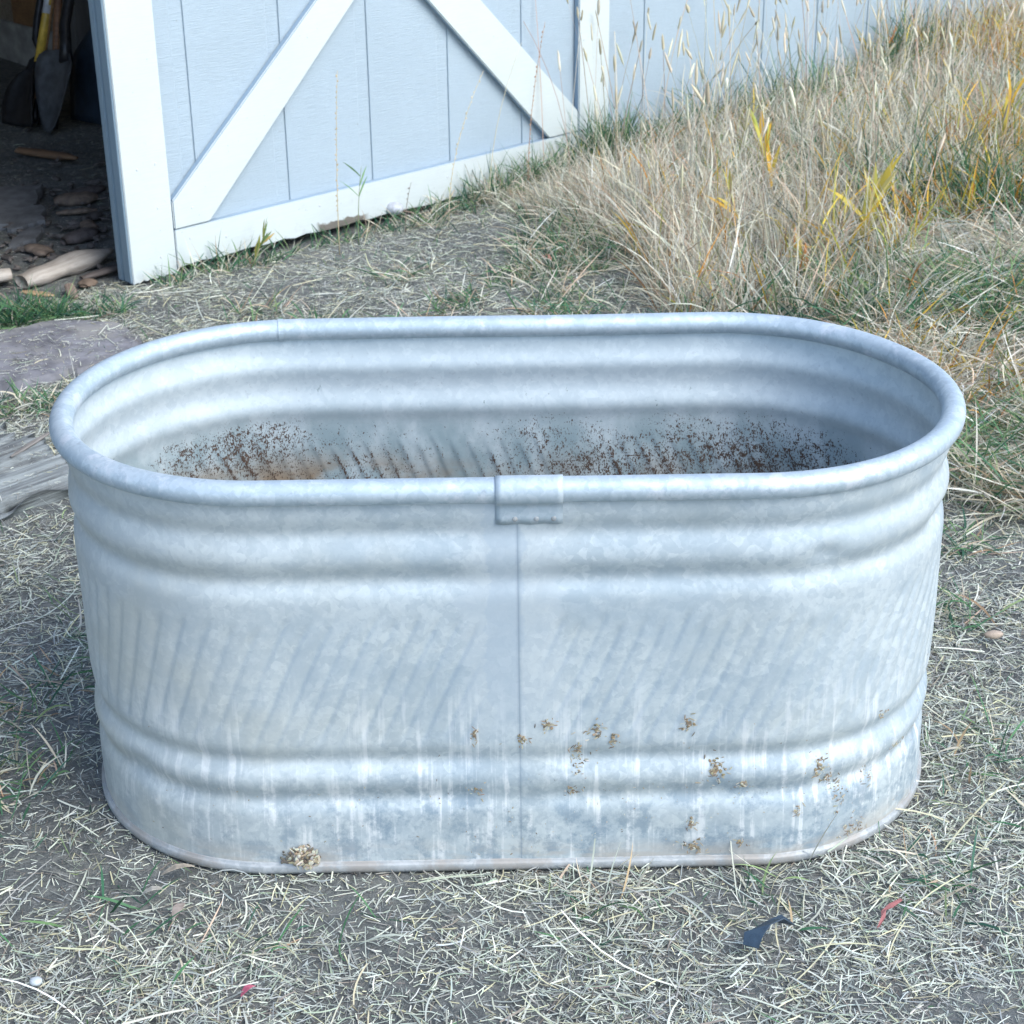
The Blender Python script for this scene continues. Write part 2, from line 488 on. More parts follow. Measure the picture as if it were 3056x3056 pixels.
# inside of the shed
side = boxm("stem_wall", 1.285, 1.36, .06, 3.6, -.1, .155, DARKW, shed, .004)
pan = boxm("board_panel", 1.295, 1.32, 2.60, 2.83, .155, 2.3, mat_wood("brown_panel", (.30, .17, .08), (.16, .085, .04)), shed, .002)
boxm("board_panel", 1.303, 1.33, .07, 3.6, .155, 2.3, INW, shed, .002)
boxm("board_panel", 1.290, 1.302, 1.35, 2.30, .226, 1.4, mat_wood("tan_panel", (.26, .16, .09), (.13, .08, .045)), shed, .002)
boxm("stud", 1.20, 1.288, 2.18, 2.27, .02, 2.3, mat_plain("grey_stud", (.17, .175, .18), .8, 0, .3, 12., .4, (1, 1, .15)), shed, .004)
boxm("stud", 1.21, 1.30, 1.0, 1.09, .02, 2.3, INW, shed, .004)
boxm("back_wall", -4.5, 1.36, 3.62, 3.66, -.1, 2.5, INW, shed, 0)
boxm("side_wall", -4.54, -4.5, .02, 3.66, -.1, 2.5, INW, shed, 0)
boxm("roof", -4.9, 7.9, -.35, 3.9, 2.52, 2.58, INW, shed, 0)

# ------------------------------------------------------------------ stock tank
tank = empty("stock_tank")
tag(tank, "weathered oblong galvanised steel stock tank with rolled rim and rust inside", "stock tank")
H, RT = .5774, .0158
def perim(a, r, n_arc=300, n_str=280):
    """closed stadium, starting at the middle of the front; returns xy, normals, s"""
    pts = []; nor = []
    def add(p, n): pts.append(p); nor.append(n)
    for t in np.linspace(0, 1, n_str//2, endpoint=False): add((t*a, -r), (0, -1))
    for t in np.linspace(-math.pi/2, math.pi/2, n_arc, endpoint=False): add((a+r*math.cos(t), r*math.sin(t)), (math.cos(t), math.sin(t)))
    for t in np.linspace(0, 1, n_str, endpoint=False): add((a-2*a*t, r), (0, 1))
    for t in np.linspace(math.pi/2, 3*math.pi/2, n_arc, endpoint=False): add((-a+r*math.cos(t), r*math.sin(t)), (math.cos(t), math.sin(t)))
    for t in np.linspace(0, 1, n_str//2, endpoint=False): add((-a+t*a, -r), (0, -1))
    return np.array(pts), np.array(nor)
AT, RTOP = .3034, .2909+.001
AB, RB = .316, .2795
PB, NB = perim(AB, RB); PTp, NTp = perim(AT, RTOP)
NP = len(PB)
SEAMX = .009
seg = np.hypot(*(np.roll(PB, -1, 0)-PB).T); sfront = np.r_[0, np.cumsum(seg)]
PER = sfront[-1]; sfront = sfront[:-1]
s_sig = np.where(sfront > PER/2, sfront-PER, sfront)          # signed metres from front middle
def g_(x, c, w): return np.exp(-((x-c)/w)**2)
def profile(z):
    o = np.zeros_like(z)
    o -= .0075*g_(z, .503, .016)+.0080*g_(z, .437, .0165)
    o += .0020*g_(z, .468, .014)
    o -= .0085*g_(z, .172, .0155)+.0078*g_(z, .112, .015)
    o += .0018*g_(z, .142, .013)
    return o
def swage(s, z):
    k = .20+.24*sstep(-.62, -.22, s)
    ph = (s-k*(z-.2)+.006*np.sin(s*5)+.0012*np.sin(z*31+s*9))/.0275
    row = np.floor(ph); fr = ph-row
    jit = lambda a, b: vnoise(row*a+.5, row*0+b)
    groove = np.exp(-(np.where(fr < .5, (fr-.5)/.26, (fr-.5)/.13))**2)
    top = .404-.022*jit(7.7, 3.); botm = .172+.035*jit(3.3, 9.)
    m = sstep(botm, botm+.03, z)*(1-sstep(top-.03, top, z))
    m = m*(.55+.45*vnoise(row*1.9, z*14+row*3.1))*(.75+.35*jit(5.1, 17.))
    m = m*(1-.95*np.exp(-(s/.05)**4))
    return groove*m
zs = np.unique(np.r_[np.linspace(0, .2, 62), np.linspace(.2, .40, 80), np.linspace(.40, H-RT, 64)])
def shell(off, name, mat, flip):
    t = (zs/(H-RT))[:, None]
    Pxy = PB[None]*(1-t[..., None])+PTp[None]*t[..., None]
    Nn = NB[None]*(1-t[..., None])+NTp[None]*t[..., None]
    Nn /= np.linalg.norm(Nn, axis=-1, keepdims=True)
    S = np.broadcast_to(s_sig[None], (len(zs), NP)); Zz = np.broadcast_to(zs[:, None], (len(zs), NP))
    s_uv = S if not flip else np.where(S > 0, PER/2-S, -PER/2-S)
    sb = np.where(S > 0, PER/2-S, -PER/2-S)
    front = np.abs(S) < PER/4
    sw = np.where(front, swage(S, Zz), swage(.11-sb, Zz))*sstep(.01, .06, np.abs(np.abs(S)-PER/4))
    blend = sstep(PER/4-.15, PER/4+.15, np.abs(S))
    PX = Pxy[..., 0]; PY = Pxy[..., 1]
    wob = .002*(fbm(PX*4+3, Zz*5+PY*6+9, 3)-.5)*2*(1-.9*np.exp(-(S/.08)**4))
    seamfade = 1-.45*np.exp(-(S/.055)**4)
    d = profile(zs)[:, None]*(.90-.22*blend)*seamfade-(.0029-.0013*blend)*sw+wob+(fbm(PX*14+3, Zz*16+PY*15+14, 3)-.5)*.0018*(1-.8*np.exp(-(S/.08)**4))
    # a few knocks
    for cs, cz, w, a in ((.395, .463, .022, -.005), (-.52, .13, .03, -.006), (-.46, .105, .03, -.004), (-.70, .462, .03, -.003), (.2, .15, .04, -.003), (.62, .44, .03, -.004), (.70, .50, .035, -.004)):
        d = d+a*np.exp(-(((S-cs)/w)**2+((Zz-cz)/(w*.6))**2))
    lap = (0 if flip else .0012)*sstep(-.0006, .0006, S-SEAMX)*(1-sstep(.30, 1.4, S))
    d = d+lap+off
    V = np.concatenate([Pxy+Nn*d[..., None], Zz[..., None]], -1).reshape(-1, 3)
    i = np.arange(len(zs)*NP).reshape(len(zs), NP)
    j = np.roll(i, -1, 1)
    q = np.stack([i[:-1], j[:-1], j[1:], i[1:]], -1).reshape(-1, 4)
    # cut the closing column at the back so UVs do not wrap there
    if flip: q = q[:, ::-1]
    # UV: centre on the front for the outside, on the back for the inside
    s_uv = S if not flip else np.where(S > 0, PER/2-S, -PER/2-S)
    o = mesh(name, V, np.ascontiguousarray(q), mat, tank, smooth=True, attrs={"ridge": sw.ravel()}, uv=np.stack([s_uv, Zz], -1).reshape(-1, 2))
    return o
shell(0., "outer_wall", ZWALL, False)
shell(-.0016, "inner_wall", ZIN, True)
# floor of the tank
fl = np.c_[PB*.992, np.full(NP, .012)]
mesh("tank_floor", fl, [tuple(range(NP))], mat_plain("rusty_floor", (.25, .18, .12), .8, .1, .4, 14., .4, dirt=(.35, .38, .37)), tank)

def sweep(name, a, r, rings, mat, parent, s0=None, s1=None, wob=0.):
    """rings: closed profile of (outward, z) swept round the stadium"""
    P_, N_ = perim(a, r)
    n = len(rings); pr = np.array(rings)
    S = np.where(np.arange(NP) < 0, 0, s_sig)
    w = (fbm(P_[:, 0]*2.2+9, P_[:, 1]*2.6+12, 3)-.5)*2*wob*(1-np.exp(-(S/.10)**4))
    off = pr[None, :, 0]+w[:, None]
    V = np.concatenate([P_[:, None, :]+N_[:, None, :]*off[..., None], np.broadcast_to(pr[None, :, 1, None], (NP, n, 1))+(w*.7)[:, None, None]], -1).reshape(-1, 3)
    i = np.arange(NP*n).reshape(NP, n)
    a0 = i; a1 = np.roll(i, -1, 0)
    q = np.stack([a0, np.roll(a0, -1, 1), np.roll(a1, -1, 1), a1], -1).reshape(-1, 4)
    return mesh(name, V, q, mat, parent, smooth=True)
circ = [(RT*math.cos(t), H-RT+RT*math.sin(t)) for t in np.linspace(0, 2*math.pi, 28, endpoint=False)]
sweep("rim", AT, .2909, circ[::-1], ZRIM, tank, wob=.0022)
# folded foot band
sweep("foot_band", AB, RB, [(-.006, -.002), (.0045, -.002), (.0055, .002), (.0052, .0085), (.004, .0100), (.0022, .0104), (.0022, .0132), (.001, .0140), (-.006, .0140)][::-1], ZBAND, tank)

# splice plate over the rim, with its tab and rivets
bm = bmesh.new()
x0, x1 = -.018, .063
n = 26
ys = -.2909
profile_pts = []
for t in np.linspace(R(150), R(-70), 22):     # from the inside of the rim over the top to below
    rr = RT+.0007
    profile_pts.append((ys-rr*math.cos(t), H-RT+rr*math.sin(t)))
profile_pts += [(-.2922, H-RT*2-.004), (-.2916, H-.040), (-.2910, H-.052), (-.2906, H-.0615)]
rows = []
for x in np.linspace(x0, x1, 12):
    e = .0008*math.sin(x*200)
    rows.append([bm.verts.new((x, y, z+(e if k > 21 else 0))) for k, (y, z) in enumerate(profile_pts)])
for a, b in zip(rows, rows[1:]):
    for k in range(len(a)-1): bm.faces.new((a[k], a[k+1], b[k+1], b[k]))
bmesh.ops.recalc_face_normals(bm, faces=bm.faces)
bmesh.ops.solidify(bm, geom=bm.faces[:], thickness=-.0010)
me = bpy.data.meshes.new("splice_plate"); bm.to_mesh(me); bm.free()
me.polygons.foreach_set("use_smooth", np.ones(len(me.polygons), bool))
ZPLATE = mat_zinc("zinc_solder", 'plate')
plate = link("splice_plate", me, mat_zinc("zinc_plate", 'plate'), tank)
plate["label"] = "riveted splice plate wrapped over the front rim"
for x in (.005, .031, .052):
    bm = bmesh.new()
    bmesh.ops.create_uvsphere(bm, u_segments=12, v_segments=8, radius=.0036, matrix=Matrix.Translation((x, -.2914, H-.0545)) @ Matrix.Diagonal((1, .6, 1, 1)))
    me = bpy.data.meshes.new("rivet"); bm.to_mesh(me); bm.free()
    r_ = link("rivet", me, ZBAND, None); r_.parent = plate
# little joint on the far rim
bm = bmesh.new()
rows = []
for x in np.linspace(-.338, -.330, 5):
    yy = .2909 if x > -AT else None
    ang = math.acos(max(-1, min(1, (-AT-x)/.2909)))
    rows.append([bm.verts.new((-AT-(.2909+(RT+.0012)*math.cos(t))*math.cos(ang), (.2909+(RT+.0012)*math.cos(t))*math.sin(ang), H-RT+(RT+.0012)*math.sin(t))) for t in np.linspace(0, 2*math.pi, 25)])
for a, b in zip(rows, rows[1:]):
    for k in range(24): bm.faces.new((a[k], a[k+1], b[k+1], b[k]))
bmesh.ops.recalc_face_normals(bm, faces=bm.faces)
me = bpy.data.meshes.new("rim_joint"); bm.to_mesh(me); bm.free()
link("rim_joint", me, ZRIM, tank)

# ---- dirt stuck on the tank
M_CHIP = NT("dung_chips"); M_CHIP.P(Base_Color=M_CHIP.attr("Col").outputs["Color"], Roughness=.85); M_CHIP = M_CHIP.m
def front_pt(x, z):
    t = z/(H-RT)
    a = AB*(1-t)+AT*t; r = RB*(1-t)+RTOP*t
    if abs(x) <= a: p = (x, -r); nrm = (0, -1)
    else:
        sg = 1 if x > 0 else -1
        dx = min(abs(x)-a, r*.999); yy = math.sqrt(r*r-dx*dx); p = (x, -yy); nrm = (sg*dx/r, -yy/r)
    o = float(profile(np.array([z]))[0])
    return Vector((p[0]+nrm[0]*o, p[1]+nrm[1]*o, z)), Vector((nrm[0], nrm[1], 0))
CHIPC = [(.50, .46, .36), (.56, .53, .44), (.36, .30, .20), (.27, .21, .14), (.16, .13, .10), (.40, .35, .24)]
def chips(name, items, label=None, kind=None):
    """items: (pos, normal, length, width, tone)"""
    V = []; Fc = []; C = []
    ico = bmesh.new(); bmesh.ops.create_icosphere(ico, subdivisions=1, radius=1)
    iv = [v.co.copy() for v in ico.verts]; fi = [[v.index for v in f.verts] for f in ico.faces]; ico.free()
    for p, nr, l, w, c in items:
        ax = nr.cross(Vector((0, 0, 1))).normalized(); upv = ax.cross(nr)
        a = random.uniform(0, math.pi)
        d1 = (ax*math.cos(a)+upv*math.sin(a)+nr*random.uniform(-.3, .3)).normalized()
        d2 = nr.cross(d1).normalized(); d3 = d1.cross(d2)
        b = len(V)
        for v in iv:
            k = 1+random.uniform(-.18, .18)
            V.append(p+d1*v.x*l*k+d2*v.y*w*k+d3*v.z*w*.28*k); C.append([q*random.uniform(.85, 1.1) for q in c])
        Fc += [[b+q for q in f] for f in fi]
    o = mesh(name, V, Fc, M_CHIP, tank, cols=np.array(C))
    if label: o["label"] = label
    if kind: o["kind"] = kind
    return o
# main clump on the foot band
it = []
for k in range(120):
    a = random.uniform(0, 2*math.pi); q = math.sqrt(random.random())
    x = -.280+.021*q*math.cos(a); z = .024+.019*q*math.sin(a)
    p, nr = front_pt(x, max(z, .004))
    dep = .012*(1-q*q)*random.random()+.004
    dark = random.random() < .3
    it.append((p+nr*dep*(.6 if dark else 1), nr, random.uniform(.0025, .0065), random.uniform(.0012, .0028), random.choice(CHIPC[3:5] if dark else CHIPC[:3])))
for k in range(26):
    p, nr = front_pt(-.305+random.gauss(0, .005), .016+abs(random.gauss(0, .006)))
    it.append((p+nr*.004, nr, .003, .002, (.13, .12, .10)))
chips("dung_clump", it, "pale brown dung clump stuck low on the tank's left front")
CL = [(.085, .168, .010, 16, .9), (.083, .185, .007, 10, .5), (.105, .215, .012, 10, .3), (.265, .152, .012, 22, .5), (.30, .128, .007, 8, .3), (.40, .145, .008, 14, .8),
      (.415, .120, .007, 10, .4), (.43, .095, .010, 20, .8), (.375, .082, .005, 8, .9), (.235, .066, .006, 9, 1.), (.24, .030, .011, 14, .3), (.30, .034, .004, 6, .5), (.475, .105, .009, 12, .5),
      (.49, .19, .005, 7, .9), (.012, .205, .006, 9, .4), (.045, .225, .009, 10, .3), (.225, .225, .007, 10, .7), (-.045, .118, .007, 9, .6), (.075, .118, .009, 10, .2), (.455, .027, .011, 22, .6), (.13, .205, .006, 7, .5), (-.05, .215, .004, 6, 1.4), (.52, .125, .008, 10, .4)]
for cx_, cz_, rr_, n_, asp in CL:
    it = []; n_ = int(n_*1.9); rr_ *= 1.12
    for k in range(n_):
        p, nr = front_pt(cx_+random.gauss(0, rr_*.7), max(.02, cz_+random.gauss(0, rr_*.8*(.5+asp))))
        it.append((p+nr*random.uniform(.0008, .004), nr, random.uniform(.0014, .0050), random.uniform(.0005, .0011), random.choice(CHIPC+CHIPC[3:])))
    for k in range(n_//2):
        p, nr = front_pt(cx_+random.gauss(0, rr_*.35), max(.02, cz_+random.gauss(0, rr_*.45*(.5+asp))))
        it.append((p+nr*.0008, nr, random.uniform(.002, .0038), random.uniform(.0014, .0026), random.choice([(.27, .21, .13), (.22, .18, .12), (.34, .28, .19)])))
    chips("dung_smear", it)
it = []
for k in range(260):
    x = min(.58, random.uniform(-.10, .58)) if k < 215 else random.uniform(-.5, .1); z = random.uniform(.025, .25)*random.uniform(.5, 1)
    if random.random() < .4: z = random.uniform(.10, .125)
    p, nr = front_pt(x, z)
    it.append((p+nr*.0012, nr, random.uniform(.0006, .0024), random.uniform(.0004, .0008), random.choice(CHIPC[1:])))
chips("chaff_fleck", it, kind="stuff")

# ------------------------------------------------------------------ straw and grass
def blades(P, az, L, Wd, lean, bend, curl, roll, col, nseg=3, taper='leaf', coltip=None, zmin=None):
    n = len(P)
    P = P.copy()
    V = np.empty((n, nseg+1, 2, 3)); C = np.empty((n, nseg+1, 2, 3))
    pos = P
    for s in range(nseg+1):
        t = s/nseg
        ang = lean+bend*t; a = az+curl*t
        dirv = np.stack([np.sin(ang)*np.cos(a), np.sin(ang)*np.sin(a), np.cos(ang)], -1)
        sidev = np.stack([-np.sin(a), np.cos(a), np.zeros(n)], -1)
        nrm = np.cross(dirv, sidev)
        sv_ = sidev*np.cos(roll)[:, None]+nrm*np.sin(roll)[:, None]
        if taper == 'leaf': w = Wd*(.55+.9*t if t < .5 else 1.0*(1-t)**.8*1.75+.03)
        else: w = Wd*(1 if 0 < t < 1 else .8)
        V[:, s, 0] = pos-sv_*w[:, None]*.5
        V[:, s, 1] = pos+sv_*w[:, None]*.5
        C[:, s] = (col if coltip is None else col*(1-t)+coltip*t)[:, None]
        if s < nseg: pos = pos+dirv*(L/nseg)[:, None]
    if zmin is not None:
        g0 = zmin(V[..., 0], V[..., 1]); V[..., 2] = np.maximum(V[..., 2], g0+.0008)
    V = V.reshape(-1, 3); C = C.reshape(-1, 3)
    base = (np.arange(n)*(nseg+1)*2)[:, None, None]; k = (np.arange(nseg)*2)[None, :, None]
    q = base+k+np.array([0, 1, 3, 2])[None, None]
    return V, q.reshape(-1, 4), C
class Acc:
    def __init__(s): s.v = []; s.f = []; s.c = []; s.n = 0
    def add(s, v, f, c): s.v.append(v); s.f.append(f+s.n); s.c.append(c); s.n += len(v)
    def build(s, name, mat, parent=None): return mesh(name, np.concatenate(s.v), np.concatenate(s.f), mat, parent, cols=np.concatenate(s.c))
def pick(pal, w, n, jit=.18):
    pal = np.array(pal); w = np.array(w, float); w /= w.sum()
    c = pal[rng.choice(len(pal), n, p=w)]
    return np.clip(c*(1+rng.normal(0, jit, (n, 1)))*(1+rng.normal(0, .02, (n, 3))), .01, .9)
CM = np.array(cam.matrix_world); CPOS = CM[:3, 3]
def infov(x, y, z=0., mg=1.25):
    d = np.stack([x-CPOS[0], y-CPOS[1], np.broadcast_to(z, np.shape(x))-CPOS[2]], -1)
    q = d@CM[:3, :3]
    k = np.tan(math.atan(18/62.53))*mg
    return (q[..., 2] < 0) & (np.abs(q[..., 0]) < -q[..., 2]*k+.25) & (np.abs(q[..., 1]) < -q[..., 2]*k+.25)
def in_tank(x, y, m=0.): return np.hypot(np.maximum(np.abs(x)-AB, 0), y) < RB+m
def poly_in(x, y, poly):
    r = np.zeros(np.shape(x), bool); n = len(poly)
    for i in range(n):
        x1_, y1_ = poly[i]; x2_, y2_ = poly[(i+1) % n]
        c = ((y1_ > y) != (y2_ > y)) & (x < (x2_-x1_)*(y-y1_)/((y2_-y1_) or 1e-9)+x1_)
        r ^= c
    return r
TALL = [(.10, 3.30), (.30, 2.85), (.36, 2.45), (.40, 1.80), (.95, 1.72), (1.12, 2.40), (1.55, 2.55), (2.6, 2.9), (7, 6.5), (6.5, 9.5), (3.0, 6.1)]
MAT = [(.86, 1.75), (1.12, 2.42), (1.55, 2.58), (2.7, 2.95), (2.6, .95), (.92, .75), (.70, 1.25)]
def samp(n, x0, x1, y0, y1, dens):
    x = rng.uniform(x0, x1, n); y = rng.uniform(y0, y1, n)
    k = rng.random(n) < dens(x, y)
    k &= infov(x, y) & ~in_tank(x, y, -.004)
    u, d = ud(x, y)
    k &= ~((np.abs(d) < .035) & (u > -.01))
    return x[k], y[k]
FLAG = [(-1.26, 1.835), (-1.074, 1.935), (-.925, 1.905), (-.855, 1.79), (-.90, 1.62), (-.997, 1.57), (-1.12, 1.485), (-1.3, 1.55)]
PLANKM = Matrix.Translation((-1.088, .938, .0)) @ Matrix.Rotation(R(46), 4, 'Z')
def on_plank(x, y):
    dx = x+1.088; dy = y-.938; c, s = math.cos(R(46)), math.sin(R(46))
    lx = dx*c+dy*s; ly = -dx*s+dy*c
    return (lx > -.75) & (lx < .22) & (np.abs(ly) < .18)
def bare(x, y):
    """0 = bare soil ... 1 = thick litter"""
    n = fbm(x*2.6+1.7, y*2.6+4.2, 4); n2 = fbm(x*9+3, y*9, 3)
    k = sstep(.34, .62, n*.7+n2*.3)
    k = .30+.70*k
    for cx_, cy_, r_, v in ((-.18, -.36, .16, .30), (.62, -.60, .14, .12), (-.47, -.28, .18, .5), (-.02, 2.35, .35, .55), (-.55, 2.15, .4, .65), (.2, 2.75, .25, .5), (-.05, -.55, .10, .35), (.36, -.33, .08, .4)):
        g = np.exp(-(((x-cx_)/r_)**2+((y-cy_)/(r_*.7))**2)); k = k*(1-g*(1-v))
    u, d = ud(x, y)
    k = np.where(d > .05, .018, k)
    k = np.where(poly_in(x, y, FLAG) | on_plank(x, y), k*(.02+.5*sstep(.55, .7, fbm(x*11+2, y*11+7, 3))), k)
    k = np.where((x > .35) & (y < 1.4), np.minimum(1, k*1.35), k)
    return np.clip(k, 0, 1)
STRAWP = [(.58, .60, .49), (.48, .51, .44), (.38, .405, .38), (.57, .545, .36), (.27, .265, .24), (.34, .40, .30), (.66, .675, .58), (.22, .19, .16)]
def surf(x, y):
    return np.where(poly_in(x, y, FLAG), .0175, np.where(on_plank(x, y), .031, gh(x, y)))
straw = Acc()
def litter(n, lmin, lmax, wmin, wmax, hmax, w, dens=bare, x0=-2., x1=2.2, y0=-1.15, y1=4.2, nseg=2, tilt=.10, bend=.25):
    x, y = samp(n, x0, x1, y0, y1, dens)
    n = len(x)
    L = lmin+(lmax-lmin)*rng.random(n)**1.7
    P = np.stack([x, y, surf(x, y)+.001+hmax*rng.random(n)**1.6*bare(x, y)], -1)
    az = rng.uniform(0, 2*np.pi, n)+.0
    v, f, c = blades(P, az, L, rng.uniform(wmin, wmax, n), np.pi/2+rng.normal(0, tilt, n), rng.normal(0, bend, n), rng.normal(0, .35, n), rng.normal(0, .5, n), pick(STRAWP, w, n), nseg, 'straw', None, gh)
    straw.add(v, f, c)
litter(700000, .004, .020, .0007, .0017, .006, (2, 3, 4, 1, 3, 1, 1, 2), lambda x, y: .15+.85*bare(x, y), nseg=1)
litter(400000, .010, .040, .0009, .0020, .011, (4, 4, 4, 2, 2, 1.2, 2, 1))
litter(34000, .035, .10, .0012, .0025, .015, (4, 4, 3, 2.5, 1.5, 2, 2, .8), nseg=4, tilt=.14, bend=.35)
litter(1500, .09, .22, .0014, .0028, .020, (4, 2, 1, 3, .6, 1, 3, .3), nseg=6, tilt=.12, bend=.45)
so = straw.build("straw_litter", M_STRAW); tag(so, kind="stuff")

GREENP = [(.055, .16, .085), (.09, .22, .10), (.16, .28, .12), (.045, .12, .08), (.24, .32, .15)]
DRYP = [(.62, .57, .43), (.55, .50, .39), (.68, .66, .55), (.54, .41, .31), (.46, .33, .21), (.72, .71, .61), (.44, .43, .35)]
GOLDP = [(.62, .40, .05), (.60, .47, .08), (.56, .28, .05), (.42, .42, .08), (.44, .20, .07)]

PLANTS = [(.94, 2.33), (.80, 2.12), (.93, 2.02), (.80, 2.75), (.68, 2.35), (1.5, 3.0), (1.22, 1.55)]
def plantgap(x, y):
    k = 1.
    for px_, py_ in PLANTS: k = k*(1-.92*np.exp(-(((x-px_)/.07)**2+((y-py_+.07)/.12)**2)))
    return k
# tall dry stand on the right
tall = Acc()
def tdens(x, y):
    k = poly_in(x, y, TALL).astype(float)*(.5+.6*fbm(x*5, y*5+3, 3))
    u, d = ud(x, y)
    k = k*plantgap(x, y)
    return np.where(d < -.03, k, 0)
def stand(n, l0, l1, w0, w1, pal, w, lean0, leans, bend0, nseg=5, dens=tdens, tip=None, x0=0., x1=5.5, y0=1.7, y1=8., rollv=1.2, acc=None, zoff=0.):
    x, y = samp(n, x0, x1, y0, y1, dens); n = len(x)
    hv = (.55+.9*fbm(x*2.4+8, y*2.4, 3))*np.maximum(.60+.40*sstep(.05, .9, -ud(x, y)[1]), .95*sstep(2.3, 3.5, ud(x, y)[0]))
    L = rng.uniform(l0, l1, n)*hv
    c = pick(pal, w, n, .24)
    az = 14*fbm(x*1.1+3, y*1.1+6, 2)+rng.normal(0, 1.9, n)
    lean = np.abs(rng.normal(lean0, leans, n))*(.6+.9*fbm(x*3.2+1, y*3.2+2, 2))
    v, f, cc = blades(np.stack([x, y, gh(x, y)-.005+zoff*rng.random(n)], -1), az, L, rng.uniform(w0, w1, n), lean, np.abs(rng.normal(bend0, .45, n)), rng.normal(0, .5, n), rng.normal(0, rollv, n), c, nseg, 'leaf', None if tip is None else np.clip(c*np.array(tip), 0, .9), gh)
    (acc or tall).add(v, f, cc)
    return x, y
stand(120000, .08, .27, .0015, .0038, DRYP, (4, 4, 5, 2.5, 2, 4, 3), .42, .42, .6)
stand(52000, .12, .36, .0010, .0019, DRYP, (4, 2, 6, 3, 1, 6, 1), .70, .5, .3)
stand(20000, .05, .15, .0018, .0042, GREENP, (3, 3, 3, 3, 2), .5, .3, .6)
stand(60000, .06, .20, .0016, .0038, DRYP, (3, 4, 3, 3, 3, 2, 4), .9, .35, .5, zoff=.03)
stand(80000, .10, .28, .0025, .0058, GOLDP, (3, 3, 2, 3, 1.5), .3, .25, .6, dens=lambda x, y: tdens(x, y)*(.07+.93*sstep(.62, .74, fbm(x*2.6+4, y*2.6+7, 3)+.62*sstep(3.8, 4.9, y))), tip=(1.1, 1.0, .8))
stand(34000, .08, .24, .0025, .0055, GREENP, (3, 3, 2, 2, 2), .4, .3, .6, dens=lambda x, y: tdens(x, y)*sstep(.42, .56, fbm(x*1.9+14, y*1.9+2, 3)))
# matted, trampled grass to the right of the tank
def mdens(x, y):
    return plantgap(x, y)*poly_in(x, y, MAT)*(.45+.7*fbm(x*4+2, y*4+9, 3))
stand(70000, .06, .20, .0018, .0038, DRYP, (4, 4, 5, 1.5, 1.5, 5, 3), 1.25, .25, .3, dens=mdens, x0=.6, x1=2.8, y0=.6, y1=3., zoff=.05)
stand(36000, .06, .20, .0020, .0042, GREENP, (3, 3, 3, 2, 3), 1.05, .3, .4, dens=lambda x, y: mdens(x, y)*sstep(.40, .60, fbm(x*2.6+4, y*2.6+12, 3)), x0=.6, x1=2.8, y0=.6, y1=3., zoff=.05)
stand(12000, .05, .16, .0025, .0050, GOLDP, (3, 2, 3, 2, 3), .9, .4, .5, dens=lambda x, y: mdens(x, y)*sstep(.50, .62, fbm(x*2.2+24, y*2.2+3, 3)), x0=.6, x1=2.8, y0=.6, y1=3., zoff=.04)
# fringe between the stand and the door
FRI = [(-.15, 3.05), (.10, 3.34), (.30, 2.85), (.42, 2.0), (.05, 1.95), (.05, 2.5), (-.25, 2.75)]
fd = lambda x, y: poly_in(x, y, FRI)*(.05+.8*sstep(.45,.7,fbm(x*6, y*6, 3)))
stand(9000, .06, .22, .0016, .0036, DRYP, (4, 4, 5, 2, 2, 4, 3), 1.0, .4, .5, dens=fd, x0=-.4, x1=.6, y0=1.8, y1=3.5, zoff=.02)
stand(7000, .05, .16, .0018, .0040, GREENP, (3, 3, 2, 3, 1), .7, .4, .6, dens=fd, x0=-.4, x1=.6, y0=1.8, y1=3.5)
stand(9000, .10, .28, .0025, .0050, GREENP, (4, 3, 1, 3, 1), .5, .35, .6, dens=lambda x, y: np.exp(-(((x-1.45)/.35)**2+((y-2.62)/.16)**2)), x0=.9, x1=2.2, y0=2.2, y1=3.1)
stand(7000, .06, .16, .0025, .0045, GREENP, (4, 3, 1, 3, 1), .6, .35, .6, dens=lambda x, y: np.exp(-(((x-1.05)/.3)**2+((y-1.85)/.2)**2)), x0=.6, x1=1.6, y0=1.4, y1=2.3)
FR2 = [(-.12, 3.02), (.12, 3.30), (.34, 2.9), (.42, 2.3), (.25, 2.55), (.05, 2.85)]
stand(16000, .07, .26, .0012, .0034, DRYP, (4, 4, 5, 2, 2, 4, 3), .75, .45, .5, dens=lambda x, y: poly_in(x, y, FR2)*(.3+.7*fbm(x*6, y*6, 3))*(ud(x, y)[1] < -.04), x0=-.3, x1=.6, y0=2.2, y1=3.4, zoff=.02)
